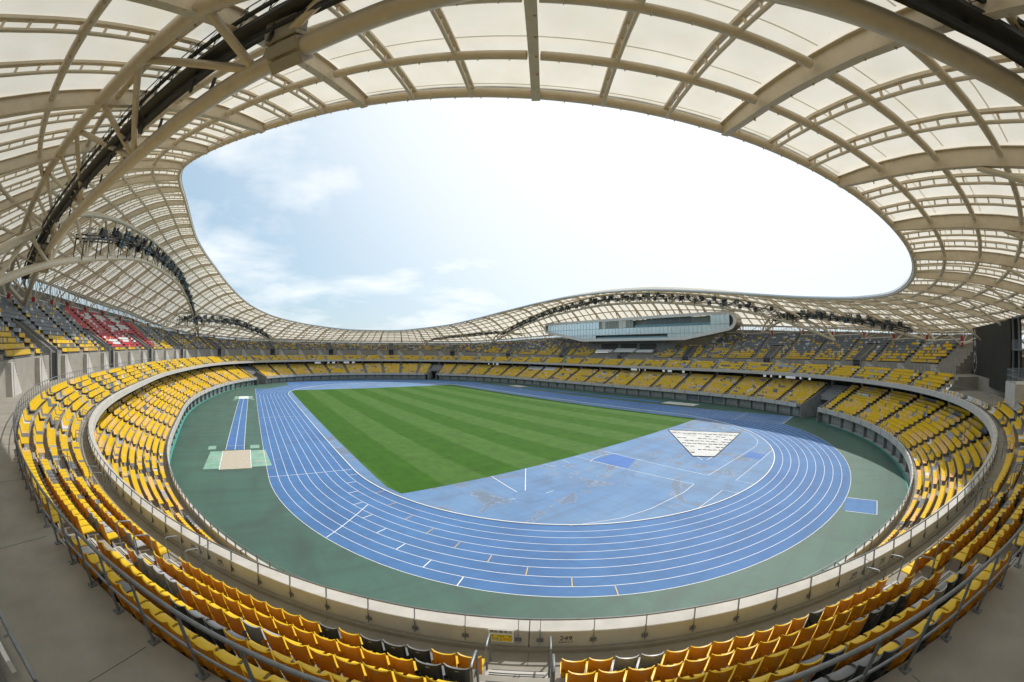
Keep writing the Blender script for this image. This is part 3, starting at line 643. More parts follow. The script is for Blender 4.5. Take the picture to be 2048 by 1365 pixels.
# stairs cut in front of the upper wall and side walls of the vomitories
st, vw, door, gapf = [], [], [], []
for k0 in range(NB):
    if nup(k0+.1) == 0 or nup(k0-.1) == 0: continue
    n = np.array([*nrm(k0), 0]); t_ = np.array([-n[1], n[0], 0]); mb = MB()
    for s_ in range(9):
        z = ZW+(ZUF(k0)-ZW)/9*(s_+1); mb.obox(G(k0, OU-.1, (ZW+z)/2)+t_*(-1.4+.30*s_), t_*.15, n*.62, (0, 0, (z-ZW)/2))
    mb.obox(G(k0, OU-.35, (ZW+ZUF(k0))/2)+t_*1.55, t_*.28, n*.35, (0, 0, (ZUF(k0)-ZW)/2))
    st.append((G(k0, OU, ZW+1), mb))
    if k0 % 3 == 1:
        for dk in (-.13, .13):
            mb = MB(); pr = [(OU-.25, ZW), (OU-.25, ZUF(k0)+.75), (OU+5.6, ZUF(k0)+4.1), (OU+5.6, ZW)]
            a = [G(k0+.5+dk-.012, o, z) for o, z in pr]; c = [G(k0+.5+dk+.012, o, z) for o, z in pr]
            mb.face(a); mb.face(c[::-1]); mb.grid([a+[a[0]], c+[c[0]]]); vw.append((G(k0+.5+dk, OU+2, ZUF(k0)), mb))
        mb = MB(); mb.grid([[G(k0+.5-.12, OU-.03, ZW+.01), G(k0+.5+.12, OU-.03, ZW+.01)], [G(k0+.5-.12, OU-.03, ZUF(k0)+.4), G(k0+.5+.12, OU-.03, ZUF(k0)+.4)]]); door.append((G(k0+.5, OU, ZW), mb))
        mb2 = MB(); mb2.grid([[G(k0+.5-.12, OU-.03, ZUF(k0)+.4), G(k0+.5+.12, OU-.03, ZUF(k0)+.4)], [G(k0+.5-.12, OU+5.6, ZUF(k0)+3.9), G(k0+.5+.12, OU+5.6, ZUF(k0)+3.9)]]); gapf.append((G(k0+.5, OU+2, ZUF(k0)), mb2))  # added slanted sheet, coloured dark to stand for shade between the side walls
parts(bowl, 'upper_stair', st, M['concrete_light']); parts(bowl, 'vomitory_wall', vw, M['concrete_dark']); parts(bowl, 'vomitory_opening', door, M['black']); parts(bowl, 'vomitory_shade_sheet', gapf, M['shade'])
# clerestory band and back rail of the upper tier
items, panes = [], []
for k0 in range(NB):
    mb = MB()
    for a in np.linspace(k0, k0+1, 13)[:-1]:
        n = np.array([*nrm(a), 0]); t_ = np.array([-n[1], n[0], 0]); z0, z1 = ZCL(a), ZEV(a)
        mb.obox(G(a, OEV-.4, (z0+z1)/2), t_*.035, n*.05, (0, 0, (z1-z0)/2))
    mb.tube([G(k, OEV-.4, ZCL(k)+.03) for k in np.linspace(k0, k0+1, 4)], .09, 5, caps=False)
    mb.tube([G(k, OEV-.4, ZEV(k)-.15) for k in np.linspace(k0, k0+1, 4)], .12, 5, caps=False)
    items.append((G(k0+.5, OEV, ZEV(k0)), mb))
    mb = MB(); mb.grid([[G(k, OEV-.42, ZCL(k)) for k in (k0, k0+.5, k0+1)], [G(k, OEV-.42, ZEV(k)) for k in (k0, k0+.5, k0+1)]]); panes.append((G(k0+.5, OEV, ZEV(k0)), mb))
parts(bowl, 'clerestory_mullions', items, M['galv']); parts(bowl, 'clerestory_pane', panes, M['glass_clear'])

# ------------------------------------------------------------------ roof
roof = root('stadium_roof', 'undulating translucent membrane canopy on tan steel ribs over the stands', 'roof')
def rpts(k, o0, o1, n, dz): return [RP(k, o, dz) for o in np.linspace(o0, o1, n)]
gi, ri, pi_, pa = [], [], [], []
POS = [3.2+3.5*j for j in range(8)]
for k0 in range(NB):
    n = np.array([*nrm(k0), 0]); t_ = np.array([-n[1], n[0], 0]); oi = oin(k0)
    mb = MB(); os_ = np.linspace(oi+.1, OEV-.5, 18); rows = []
    for o in os_:
        c = RP(k0, o, -.16); d = .95-.35*math.exp(-(o-oi)/2.0)-.25*max(0, (o-14)/8)
        w, e = .19, .03
        pf = [(-w, 0), (w, 0), (w, -e), (.02, -e), (.02, -d+e), (w, -d+e), (w, -d), (-w, -d), (-w, -d+e), (-.02, -d+e), (-.02, -e), (-w, -e)]
        rows.append([c+t_*x+np.array([0, 0, z]) for x, z in pf])
    mb.grid(rows, close=True); mb.face(rows[0])
    for o in np.arange(oi+1.2, OEV-1, 1.25):
        c = RP(k0, o, -.16-.93 if o < 14 else -.85); mb.obox(c+t_*.1+np.array([0, 0, .0]), t_*.05, n*.02, (0, 0, .07))
    gi.append((RP(k0, 2), mb))
    for f in (1/3, 2/3):
        k = k0+f; n2 = np.array([*nrm(k), 0]); t2 = np.array([-n2[1], n2[0], 0]); oi = oin(k); mb = MB(); ol = np.linspace(oi+.1, OEV-.4, 18)
        mb.tube([RP(k, o, -.62) for o in ol], .085, 7)
        rows = []
        for o in ol:
            c = RP(k, o, -.14); rows.append([c+t2*x+np.array([0, 0, z]) for x, z in ((-.13, .05), (.13, .05), (.13, -.09), (-.13, -.09))])
        mb.grid(rows, close=True)
        for o in np.arange(oi+.6, OEV-.8, .95): 
            c = RP(k, o, -.36); mb.obox(c, t2*.035, n2*.06, (0, 0, .2))
        ri.append((RP(k, 2), mb))
    for j, t0 in enumerate(POS):
        mb = MB(); kk = np.linspace(k0+.028, k0+.972, 7); mb.tube([RP(k, oin(k)+t0, -.60) for k in kk], .20, 10)
        for k in np.linspace(k0+.1, k0+.9, 7):
            nn = np.array([*nrm(k), 0]); tt_ = np.array([-nn[1], nn[0], 0]); mb.obox(RP(k, oin(k)+t0, -.83), tt_*.02, nn*.06, (0, 0, .05))
        pi_.append((RP(k0+.5, oin(k0+.5)+t0), mb))
        mb = MB()
    edges = [0.0]+POS+[None]
    for j in range(len(edges)-1):
        for f in range(3):
            mb = MB(); rows = []
            for k in np.linspace(k0+f/3, k0+(f+1)/3, 4):
                o0 = oin(k)+edges[j]; o1 = OEV-.3 if edges[j+1] is None else oin(k)+edges[j+1]
                rows.append([RP(k, o, -.02+.05*math.sin(math.pi*min(1, max(0, (k-k0-f/3)*3)))) for o in np.linspace(o0, o1, 4)])
            mb.grid(rows); pa.append((RP(k0+(f+.5)/3, oin(k0)+edges[j]+1.5), mb))
parts(roof, 'girder', gi, M['steel'], smooth=30); parts(roof, 'rib', ri, M['steel'], smooth=40); parts(roof, 'purlin', pi_, M['steel'], smooth=40)
parts(roof, 'membrane_panel', pa, M['membrane'], smooth=60)
items = []
for k0 in range(NB):
    for t0 in (.35, 3.75, 7.25, 10.75):
        mb = MB(); mb.grid([[RP(k, oin(k)+t0+dd, -.035) for k in np.linspace(k0+.02, k0+.98, 7)] for dd in (.0, .07)]); items.append((RP(k0+.5, oin(k0)+t0), mb))
SEAM = membrane(); SEAM.name = 'membrane_seam'
for e_, c_ in zip(SEAM.node_tree.nodes['Color Ramp'].color_ramp.elements, ((.66, .67, .63, 1), (.70, .71, .68, 1))): e_.color = c_
parts(roof, 'membrane_seam', items, SEAM)
mb = MB(); mb.tube([RP(k, oin(k), -.30) for k in np.append(np.arange(0, NB, .25), 0)], .25, 12, caps=False)
for k in np.arange(0, NB, 1/7.):
    nn = np.array([*nrm(k), 0]); tt_ = np.array([-nn[1], nn[0], 0]); mb.obox(RP(k, oin(k), -.58), tt_*.02, nn*.05, (0, 0, .06))
put('edge_beam', mb, M['steel'], roof, smooth=40)
mb = MB(); mb.grid([[RP(k, oin(k)+do, dz) for k in np.arange(0, NB+.01, .25)] for do, dz in ((.05, .12), (-.30, .12), (-.34, -.18), (-.22, -.2))]); put('edge_flashing', mb, M['silver'], roof)
mb = MB(); mb.tube([G(k, OEV-.5, ZEV(k)-.45) for k in np.append(np.arange(0, NB, .5), 0)], .16, 8, caps=False); put('eave_beam', mb, M['steel'], roof, smooth=40)
# raking props and bracing from the top of the upper tier to the roof
st, ring = [], MB(); drums = []
def olast(k): n = nup(k) or 5; return OU+.6+.8*n, ZUF(k)+.55*(n-1)
for k0 in range(NB):
    o1, z1 = olast(k0+.01 if nup(k0+.01) else k0-.01); 
    if press(k0): o1, z1 = 17.5, ZST(k0)-1
    mb = MB(); A = G(k0, o1, z1+.1)
    endz = 2 <= k0 < 9 or 28 <= k0 <= 38
    oa = .8 if endz else OEV-9.5
    mb.tube([A, RP(k0, oa, -1.15)], .15, 8); mb.tube([A, RP(k0, OEV-5, -1.0)], .12, 8)
    for s_ in (-.5, .5):
        kk = k0+s_; mb.tube([A, G(kk, OEV-.5, ZEV(kk)-.45)], .09, 6)
    mb.tube([A, RP(k0, OEV-.9, -.9)], .16, 6)
    st.append((A, mb))
    red = k0 in (8, 9, 10, 11, 12, 13, 14) or 39 <= k0 <= 53 or k0 in (24, 26, 28)
    if red: 
        mb = MB(); mb.tube([A+np.array([0, 0, -.2]), A+np.array([0, 0, 1.6])], .32, 12); drums.append((k0, A, mb))
parts(roof, 'raking_prop', st, M['steel'], smooth=40)
DL = {53: 'nearest', 52: 'second nearest', 51: 'third nearest'}
for k0, A, mb in drums:
    side = 'left stand' if k0 > 36 else 'right stand' if k0 < 20 else 'far right stand'
    tag(put('post_cover', mb, M['red'], smooth=40), 'red padded sleeve round a roof prop at the top of the %s' % side, 'post cover', 'red sleeves on the %s roof props' % side)
rr = root('back_guard_rail', 'pale tubular rail running along the back of the upper tier under the roof', 'railing')
mb = MB(); mb2 = MB()
for k0 in range(NB):
    for a, c in ((k0, k0+.5), (k0+.5, k0+1)):
        o1, z1 = olast((a+c)/2); 
        if nup((a+c)/2) == 0 or press((a+c)/2): continue
        mb.tube([G(a, o1+.35, z1+1.15), G(c, o1+.35, z1+1.15)], .11, 6)
        for k in np.linspace(a, c, 5): mb2.tube([G(k, o1+.35, z1), G(k, o1+.35, z1+2.0)], .03, 4, caps=False)
        mb2.tube([G(a, o1+.35, z1+2.0), G(c, o1+.35, z1+2.0)], .025, 4)
put('rail', mb, M['white'], rr, smooth=40, kind='stuff'); put('fence_bars', mb2, M['galv'], rr, kind='stuff')

# ------------------------------------------------------------------ arch trusses with walkways and floodlights
def rz_at(x, y): k, o = k_of(x, y); return roofz(k, max(oin(k), min(OEV, o)))
def truss(lab, p0, p1, bot, top, shift=0., out=(0, 0), rch=.24, cat='arch truss', step=9.6, lights=18, light_lab='', s_cat=(.1, .9), rel=None):
    p0, p1 = np.array(p0, float), np.array(p1, float); L = np.hypot(*(p1-p0)); e = (p1-p0)/L; out = np.array(out, float)
    bs, bz = zip(*bot)
    def sm(xs, zs, s): return float(np.interp(s, xs, zs))
    S_ = np.linspace(bs[0], bs[-1], 61); zb = np.interp(S_, bs, bz)
    for _ in range(4): zb[1:-1] = (zb[:-2]+2*zb[1:-1]+zb[2:])/4
    bend = (lambda s: float(np.interp(s, [.52, .645, .661, .683, .75], [0, .86, 1.02, 1.5, 2.0]))) if shift else (lambda s: 0.)
    shf = (lambda s: float(np.interp(s, [.5, .6], [shift, -1.0]))) if shift else (lambda s: 0.)
    fb = lambda s: np.array([*(p0+e*L*s+out*bend(s)), np.interp(s, S_, zb)])
    tss = np.linspace(top[0][0], top[-1][0], 61); zt = np.interp(tss, [t[0] for t in top], [t[1] for t in top])
    for _ in range(4): zt[1:-1] = (zt[:-2]+2*zt[1:-1]+zt[2:])/4
    zt = [min(z, rz_at(*(p0+e*L*s+out*(shf(s)+bend(s))))-.75) for z, s in zip(zt, tss)]
    ft = lambda s: np.array([*(p0+e*L*s+out*(shf(s)+bend(s))), np.interp(s, tss, zt)])
    T = root('arch_truss', lab, cat)
    mb = MB(); mb.tube([fb(s) for s in S_], rch, 14); put('bottom_chord', mb, M['steel'], T, smooth=40)
    mb = MB(); s0, s1 = top[0][0], top[-1][0]; mb.tube([fb(bs[0])]+[ft(s) for s in tss[1:-1]]+[fb(bs[-1])], rch*.92, 14); put('top_chord', mb, M['steel'], T, smooth=40)
    nn = max(6, int(L*(s1-s0)/step)); ns = np.linspace(s0+.03, s1-.03, nn)
    rw = rch*(.47 if shift else .56)
    for i, s in enumerate(ns):
        c = fb(s); ends = [ft(s)]
        if i+1 < len(ns): ends.append(ft((s+ns[i+1])/2))
        if i > 0: ends.append(ft((s+ns[i-1])/2))
        for q_ in ends:
            mb = MB(); mb.tube([c, q_], rw, 9); put('web_member', mb, M['steel'], T, smooth=40)
        # tie from the bottom chord up to the roof on the outer side
        k, o = k_of(c[0], c[1])
        if shift == 0 and -6 < o < OEV-4 and i % 2 == 0:
            mb = MB(); mb.tube([c, RP(k, min(OEV-2, o+4.6), -1.0)], rw*.85, 8); put('roof_tie', mb, M['steel'], T, smooth=40)
    # walkway
    nx = np.array([-e[1], e[0], 0]); ctr = (lambda s: fb(s)+np.array([out[0]*float(np.interp(s, [.5, .62], [.9, 1.0])), out[1]*float(np.interp(s, [.5, .62], [.9, 1.0])), float(np.interp(s, [.5, .64], [1.15, .55]))])) if shift else (lambda s: fb(s)*.52+ft(s)*.48)
    ss = np.linspace(s_cat[0], s_cat[1], max(12, int(L*(s_cat[1]-s_cat[0])/1.5))); W_ = .45 if shift else .62
    mb = MB(); rows = [[ctr(s)+nx*x+np.array([0, 0, z]) for x, z in ((-W_, 0), (W_, 0), (W_, -.22), (-W_, -.22))] for s in ss]; mb.grid(rows, close=True)
    for s in ss[::3]:
        c = ctr(s); mb.obox((c+fb(s))/2+nx*W_, nx*.06, np.array([*e, 0])*.06, (0, 0, abs(c[2]-fb(s)[2])/2)); mb.obox((c+fb(s))/2-nx*W_, nx*.06, np.array([*e, 0])*.06, (0, 0, abs(c[2]-fb(s)[2])/2))
    for xx, hh in ((-W_-.12, .25), (W_+.12, .35), (0, -.5)):
        mb.tube([ctr(s)+nx*xx+np.array([0, 0, hh]) for s in ss], .10, 5)
    put('catwalk', mb, M['dark'], T)
    if not shift:
        for s in np.linspace(s_cat[0]+.05, s_cat[1]-.05, int(L/9)):
            mb = MB(); c = ctr(s)+np.array([0, 0, .75+RNG.normal(0, .15)]); mb.obox(c, np.array([*e, 0])*(.5+.5*RNG.random()), nx*.35, (0, 0, .35+.25*RNG.random())); put('equipment_box', mb, M['dark'], T)
    mb = MB()
    for x in (-W_, W_):
        for h in (.55, 1.1): mb.tube([ctr(s)+nx*x+np.array([0, 0, h]) for s in ss], .028, 5)
        for s in ss: mb.tube([ctr(s)+nx*x, ctr(s)+nx*x+np.array([0, 0, 1.1])], .025, 4, caps=False)
        for a, c in zip(ss[:-1], ss[1:]): mb.tube([ctr(a)+nx*x+np.array([0, 0, .05]), ctr(c)+nx*x+np.array([0, 0, 1.1])], .014, 3, caps=False)
    put('catwalk_railing', mb, M['dark'], T)
    for j, s in enumerate(np.linspace(s_cat[0]+.08, s_cat[1]-.08, lights)):
        c = ctr(s+RNG.normal(0, .004)); c = c+np.array([0, 0, RNG.normal(0, .12)]); aim = np.array([RNG.normal(0, 25), RNG.normal(0, 35), 0.])-c; aim[2] *= .9; aim /= np.linalg.norm(aim)
        sd = np.cross(aim, [0, 0, 1]); sd /= np.linalg.norm(sd); up = np.cross(sd, aim)
        mb = MB(); base = c+np.array([0, 0, -.15 if j % 2 else 1.25])+aim*.75
        for qx in (-.42, .42):
            for qz in (-.33, .33):
                cc = base+sd*qx+up*qz; mb.obox(cc, sd*.34, aim*.16, up*.26, 0); mb.obox(cc+aim*.17, sd*.29, aim*.012, up*.21, 1)
        mb.obox(base-aim*.32, sd*.9, aim*.05, up*.05, 0); mb.obox(base-aim*.5, sd*.05, aim*.22, up*.62, 0)
        tag(put('floodlight', mb, [M['dark'], M['glass_dark']]), light_lab, 'floodlight', 'floodlights on the '+lab.split(' above')[0].split(' over')[0])
    return fb, ft, ctr
tA = truss('nearest thick arch truss passing overhead across the near stand', (-88, -30), (-12, -127), [(.05, 20.5), (.11, 22.4), (.16, 23.7), (.27, 24.8), (.40, 24.8), (.5, 25.0), (.55, 24.7), (.6, 24.1), (.645, 23.1), (.661, 22.6), (.683, 21.9), (.71, 21.3), (.8, 19.6), (.95, 17.5)],
      [(.05, 21.5), (.12, 25.6), (.2, 27.4), (.3, 28.4), (.4, 28.9), (.5, 28.6), (.6, 28.2), (.7, 27.6), (.8, 26.2), (.95, 19)], shift=3.0, out=(-.787, -.617), rch=.37, step=9.4, lights=0, light_lab='dark floodlight on the catwalk of the overhead arch truss', s_cat=(.1, .9))
tB = truss('large left arch truss spanning above the left stand', (-71.8, -60), (-71.8, 83), [(-.03, 18.2), (0, 19.9), (.05, 22.3), (.11, 24.5), (.19, 27.0), (.27, 29.4), (.35, 31.1), (.48, 32.3), (.64, 32.5), (.76, 30.3), (.87, 26.0), (.99, 19.6)],
      [(-.03, 20), (.11, 30), (.22, 33.4), (.35, 35.7), (.48, 36.6), (.62, 36.5), (.78, 35.4), (.88, 33.0), (.99, 21)], rch=.38, lights=34, light_lab='black floodlight on the catwalk of the left arch truss', s_cat=(.12, .93))
tC = truss('low arch truss at the far left corner of the roof', (-81, 50), (-35, 114.6), [(0, 21.0), (.24, 22.6), (.39, 23.1), (.58, 22.9), (.79, 20.9), (1, 16.9)], [(0, 22), (.06, 26), (.14, 26.8), (.27, 27.4), (.41, 27.7), (.68, 26.1), (.9, 20.7), (1, 18)], rch=.33, lights=24, light_lab='black floodlight on the far left arch truss')
tD = truss('low arch truss at the far right corner of the roof', (44.5, 109.2), (76, 66), [(0, 17.6), (.14, 21.4), (.3, 22.6), (.52, 23.8), (.72, 24.3), (.94, 24.2), (1.06, 22)], [(0, 19), (.13, 24), (.41, 26.8), (.63, 27.5), (.88, 26.5), (1.06, 23.5)], rch=.33, lights=22, light_lab='black floodlight on the far right arch truss')
tE = truss('long arch truss above the glazed suite of the main stand', (70.1, 79.3), (68.2, -80.1), [(0, 18.8), (.17, 26.6), (.28, 29.8), (.46, 32.5), (.61, 31.8), (.73, 29.5), (.84, 26.2), (.93, 22.1), (1, 17.5)],
      [(0, 20.5), (.07, 25), (.28, 33.1), (.46, 36.3), (.61, 35.1), (.73, 32.7), (.84, 29.5), (.9, 27.2), (1, 19)], rch=.40, lights=44, light_lab='black floodlight on the long arch truss above the glazed suite', s_cat=(.06, .93))
tF = truss('arch truss at the right end of the main stand', (79.4, -54.7), (44.9, -105.5), [(0, 20.6), (.15, 23.8), (.35, 24.0), (.47, 23.1), (.62, 21.7), (.79, 19.6), (1, 16.6)], [(0, 22), (.13, 28.0), (.25, 28.0), (.52, 25.9), (.68, 24.3), (.87, 22), (1, 17.5)], rch=.36, lights=28, light_lab='black floodlight on the arch truss right of the glazed suite')

# line-array loudspeakers
def speaker(center, aim, sc, lab, n=5, down=.9):
    c = np.array(center, float); a = np.array([*aim, 0.]); a /= np.linalg.norm(a); s = np.array([-a[1], a[0], 0.]); t = thing('line_array_speaker', tuple(c), lab, 'loudspeaker')
    Rr = 2.3*sc; da = .25; zz = np.array([0, 0, 1.])
    for i in range(n):
        an = -.10+da*i; d = a*math.cos(an)-zz*math.sin(an); u = a*math.sin(an)+zz*math.cos(an); pos = d*Rr-a*Rr
        mb = MB(); mb.obox(pos, s*.80*sc, d*.38*sc, u*.265*sc, 0); ln = link('speaker_box', mb.mesh('speaker_box', [M['speaker']]), t)
        mb = MB(); mb.obox(pos+d*.388*sc, s*.76*sc, d*.012*sc, u*.235*sc); link('grille', mb.mesh('grille', [M['grille']]), ln)
        for sx in (-1, 1):
            mb = MB(); mb.obox(pos+s*sx*.81*sc-d*.1*sc, s*.015*sc, d*.2*sc, u*.05*sc); link('rigging_plate', mb.mesh('rigging_plate', [M['galv']]), ln)
    mb = MB(); mb.obox((0, 0, .55*sc), s*.8*sc, a*.5*sc, (0, 0, .06)); mb.obox((0, 0, 1.2*sc), s*.05, a*.05, (0, 0, .7*sc)); link('hanging_frame', mb.mesh('hanging_frame', [M['dark']]), t)
M['grille'] = mat('perforated_beige_grille', (.36, .33, .27), .6, var=.25, vscale=60)
speaker(tA[2](.516)+np.array([.1, .3, .1]), (-.75, -.66), .82, 'big beige line array speaker hanging from the overhead catwalk', 5)
speaker(tA[2](.205)+np.array([.5, .3, -.9]), (.5, -.86), .95, 'white curved line array speaker at the left end of the overhead truss', 5)

# ------------------------------------------------------------------ seats
def rowseats(k0, o, margin=1.25, pitch=.5, aisle_off=-.02):
    """parameters k along one bay for seats of a row at offset o"""
    a, c = G(k0, o), G(k0+1, o); w = float(np.hypot(*(c-a))); n = int((w-margin)/pitch); s = (w-n*pitch)/2
    return [k0+(s+pitch*(i+.5))/w+aisle_off*.5 for i in range(n)]
def runcolor(weights, state):
    if state[0] is not None and RNG.random() < state[1]: return state[0]
    state[0] = int(RNG.choice(len(weights), p=weights)); return state[0]
WN = np.array([.79, .03, .12, .05, .01]); WL = np.array([.60, .30, .06, .03, .01]); WL /= WL.sum(); WN /= WN.sum()
REDROWS = {1: (45.66, 49.28), 2: (45.6, 49.25), 3: (45.6, 49.3), 4: (45.55, 49.35), 5: (45.54, 49.4), 6: (45.54, 49.45), 7: (45.48, 49.6), 8: (45.48, 49.58), 9: (45.48, 49.58), 10: (45.42, 49.58), 11: (45.42, 49.58), 12: (45.42, 49.58), 13: (45.8, 49.5), 14: (46.06, 49.46)}
WHITEROWS = {2: ((48.06, 48.6),), 3: ((46.77, 46.93), (47.23, 47.66), (48.06, 48.66)), 4: ((46.83, 46.99), (47.17, 47.77), (48.62, 48.77)), 5: ((46.84, 46.94), (47.23, 47.33), (47.67, 47.77)), 6: ((46.9, 46.99), (47.34, 47.38), (48.67, 48.77)),
             7: ((47.56, 47.71), (48.4, 48.44)), 8: ((46.4, 46.49), (46.79, 46.99), (47.11, 47.52), (48.4, 48.49)), 9: ((46.17, 46.88), (47.16, 47.57), (48.34, 48.49)), 10: ((46.23, 46.88), (47.53, 47.63), (48.34, 48.55)),
             11: ((46.56, 46.66), (47.53, 47.68), (48.32, 48.63)), 12: ((46.29, 46.95), (47.22, 47.78), (48.11, 48.41), (48.53, 48.68)), 13: ((46.5, 47.08), (47.3, 47.78), (48.01, 48.31), (48.64, 48.73))}
GREENROWS = {14: ((47.0, 47.25), (48.3, 48.5), (49.24, 49.5), (46.0, 46.3)), 13: ((46.0, 46.4), (49.5, 49.75))}
def redcolor(k, r, c):
    if any(a < k < e for a, e in GREENROWS.get(r, ())): return 6
    if any(a < k < e for a, e in WHITEROWS.get(r, ())): return 4
    a, e = REDROWS.get(r, (99, 99))
    return (5 if RNG.random() > .03 else 1) if a < k < e else c
seats = []          # tier, k0, row, j, x, y, z, nx, ny, colour
for k0 in range(NB):
    # lower tier
    for r in range(LN):
        st_ = [None, .45]
        for j, k in enumerate(rowseats(k0, -b(k0+.5)+.9+LD*r)):
            if gap(k) or gap(k+.06) or gap(k-.06): continue
            c = runcolor(WL, st_)
            if 22.3 < k < 24.0 and r >= LN-3: c = 4
            p = G(k, -b(k)+.80+LD*r if r else -b(k)+.80); n = nrm(k); seats.append((0, k0, r, j, p[0], p[1], LZ+LR*r, n[0], n[1], c))
    for r in range(5):
        st_ = [None, .38]
        for j, k in enumerate(rowseats(k0, .9+DEP*r)):
            if flat(k) and r > 0: continue
            c = runcolor(WN, st_)
            if flat(k): c = int(RNG.choice([4, 3, 1, 0], p=[.5, .2, .15, .15]))
            p = G(k, .90+DEP*r); n = nrm(k); seats.append((1, k0, r, j, p[0], p[1], Z0M+RISE*r, n[0], n[1], c))
    n_ = nup(k0+.5)
    for r in range(n_ if not vip(k0+.5) else 0):
        st_ = [None, .30]; f = r/13.0
        main = 14 < k0 < 24
        py = max(.07, min(.92, 1.0-(f*(1.1 if main else 2.0)+.05)+RNG.normal(0, .12)))
        if 27 <= k0 <= 43: py = max(.08, min(.5, .30-.1*f+RNG.normal(0, .07)))
        for j, k in enumerate(rowseats(k0, OU+.6+.8*r)):
            if k0 % 3 == 1 and abs(k-k0-.5) < .21 and r < 7: continue
            if abs(k-k0) < .12 and r < 2: continue
            if nup(k) <= r: continue
            w = np.array([py*.87, py*.13, (1-py)*.50, (1-py)*.12, (1-py)*.05, 0, 0, (1-py)*.33]); c = runcolor(w/w.sum(), st_)
            c = redcolor(k, r, c)
            p = G(k, OU+.52+.8*r); n = nrm(k); seats.append((2, k0, r, j, p[0], p[1], ZUF(k)+.55*r, n[0], n[1], c))
near = []
for i, s in enumerate(seats):
    if s[0] == 1:
        x, y, d = proj((s[4], s[5], s[6]+.6))
        if -40 < x < 2090 and y < 1400: near.append((d, i))
near.sort(); near = near[:300]; nearset = {i for _, i in near}
# one detailed seat: shared part meshes per colour
def back_mesh():
    mb = MB(); nu, nv = 9, 7; fr, bk = [], []
    for iv in range(nv):
        v = iv/(nv-1); f_, b_ = [], []
        for iu in range(nu):
            u = -1+2*iu/(nu-1); top = .93+.040*u*u+.016*u; z = .30+(top-.30)*v; hw = .228*(1-.08*(1-v)**2); x = u*hw
            y = .32+.085*v-.022*u*u+.015*math.sin(v*math.pi)
            if abs(u) > .99: y -= .02
            f_.append((x, y, z)); b_.append((x*1.01, y+.030 if 0 < iu < nu-1 else y+.018, z-.004))
        fr.append(f_); bk.append(b_)
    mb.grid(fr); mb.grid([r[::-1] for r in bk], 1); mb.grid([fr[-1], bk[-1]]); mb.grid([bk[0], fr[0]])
    mb.grid([[r[0] for r in bk], [r[0] for r in fr]]); mb.grid([[r[-1] for r in fr], [r[-1] for r in bk]])
    # moulded panel line on the back
    pl = [(-.15, .42), (-.15, .70), (.15, .72), (.15, .42)]
    return mb
def pan_mesh():
    mb = MB(); nu, nv = 8, 7; t_, b_ = [], []
    for iv in range(nv):
        v = iv/(nv-1); a, c = [], []
        for iu in range(nu):
            u = -1+2*iu/(nu-1); hw = .225-.02*(1-v)**3; y = -.09+.41*v; z = .43+.02*u*u+.012*v-.03*max(0, (.18-v)/.18)**2
            a.append((u*hw, y, z)); c.append((u*hw*.97, y+.01, z-.035))
        t_.append(a); b_.append(c)
    mb.grid([r[::-1] for r in t_]); mb.grid(b_); mb.grid([t_[0], b_[0]]); mb.grid([[r[0] for r in b_], [r[0] for r in t_]]); mb.grid([[r[-1] for r in t_], [r[-1] for r in b_]])
    return mb
def cup_mesh():
    mb = MB(); rows = []
    for r, z in ((.036, .60), (.045, .70), (.053, .703), (.053, .692), (.049, .685), (.041, .598)):
        rows.append([(.185+r*math.cos(t), .455+r*math.sin(t), z) for t in np.linspace(0, 2*math.pi, 12, endpoint=False)])
    mb.grid(rows, 1, close=True); mb.face([(.185+.036*math.cos(t), .455+.036*math.sin(t), .601) for t in np.linspace(0, 2*math.pi, 12, endpoint=False)], 1); return mb
def brk_mesh():
    mb = MB(); mb.obox((0, .20, .38), (.10, 0, 0), (0, .16, 0), (0, 0, .025)); mb.obox((0, .22, .20), (.03, 0, 0), (0, .04, 0), (0, 0, .18)); mb.obox((0, .22, .015), (.08, 0, 0), (0, .06, 0), (0, 0, .012)); mb.obox((0, .405, .865), (.035, 0, 0), (0, .002, 0), (0, 0, .008)) if False else None; return mb
def plate_mesh():
    mb = MB(); mb.obox((0, .437, .865), (.034, 0, 0), (0, .003, .0008), (0, -.001, .008)); return mb
def rot(mb):     # local +y is outward (away from the field)
    return mb
bm_, pm_, cm_, km_, lm_ = back_mesh(), pan_mesh(), cup_mesh(), brk_mesh(), plate_mesh()
SMD = {}
def sm_mesh(kind, mb, ci):
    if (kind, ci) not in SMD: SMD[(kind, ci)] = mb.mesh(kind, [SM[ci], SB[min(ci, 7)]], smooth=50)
    return SMD[(kind, ci)]
BLK = {55: 'third block left of the central steps', 56: 'second block left of the central steps', 57: 'first block left of the central steps', 0: 'first block right of the central steps', 1: 'second block right of the central steps', 2: 'third block right of the central steps', 3: 'fourth block right of the central steps', 54: 'fourth block left of the central steps'}
ORD = ['first', 'second', 'third', 'fourth', 'fifth', 'sixth', 'seventh', 'eighth', 'ninth', 'tenth', 'eleventh', 'twelfth', 'thirteenth', 'fourteenth', 'fifteenth', 'sixteenth', 'seventeenth', 'eighteenth', 'nineteenth', 'twentieth']
ROWN = ['parapet row', 'second row', 'middle row', 'fourth row', 'railing row']
CN = ['yellow', 'apricot', 'dark grey', 'light grey', 'white', 'red', 'green', 'mid grey']
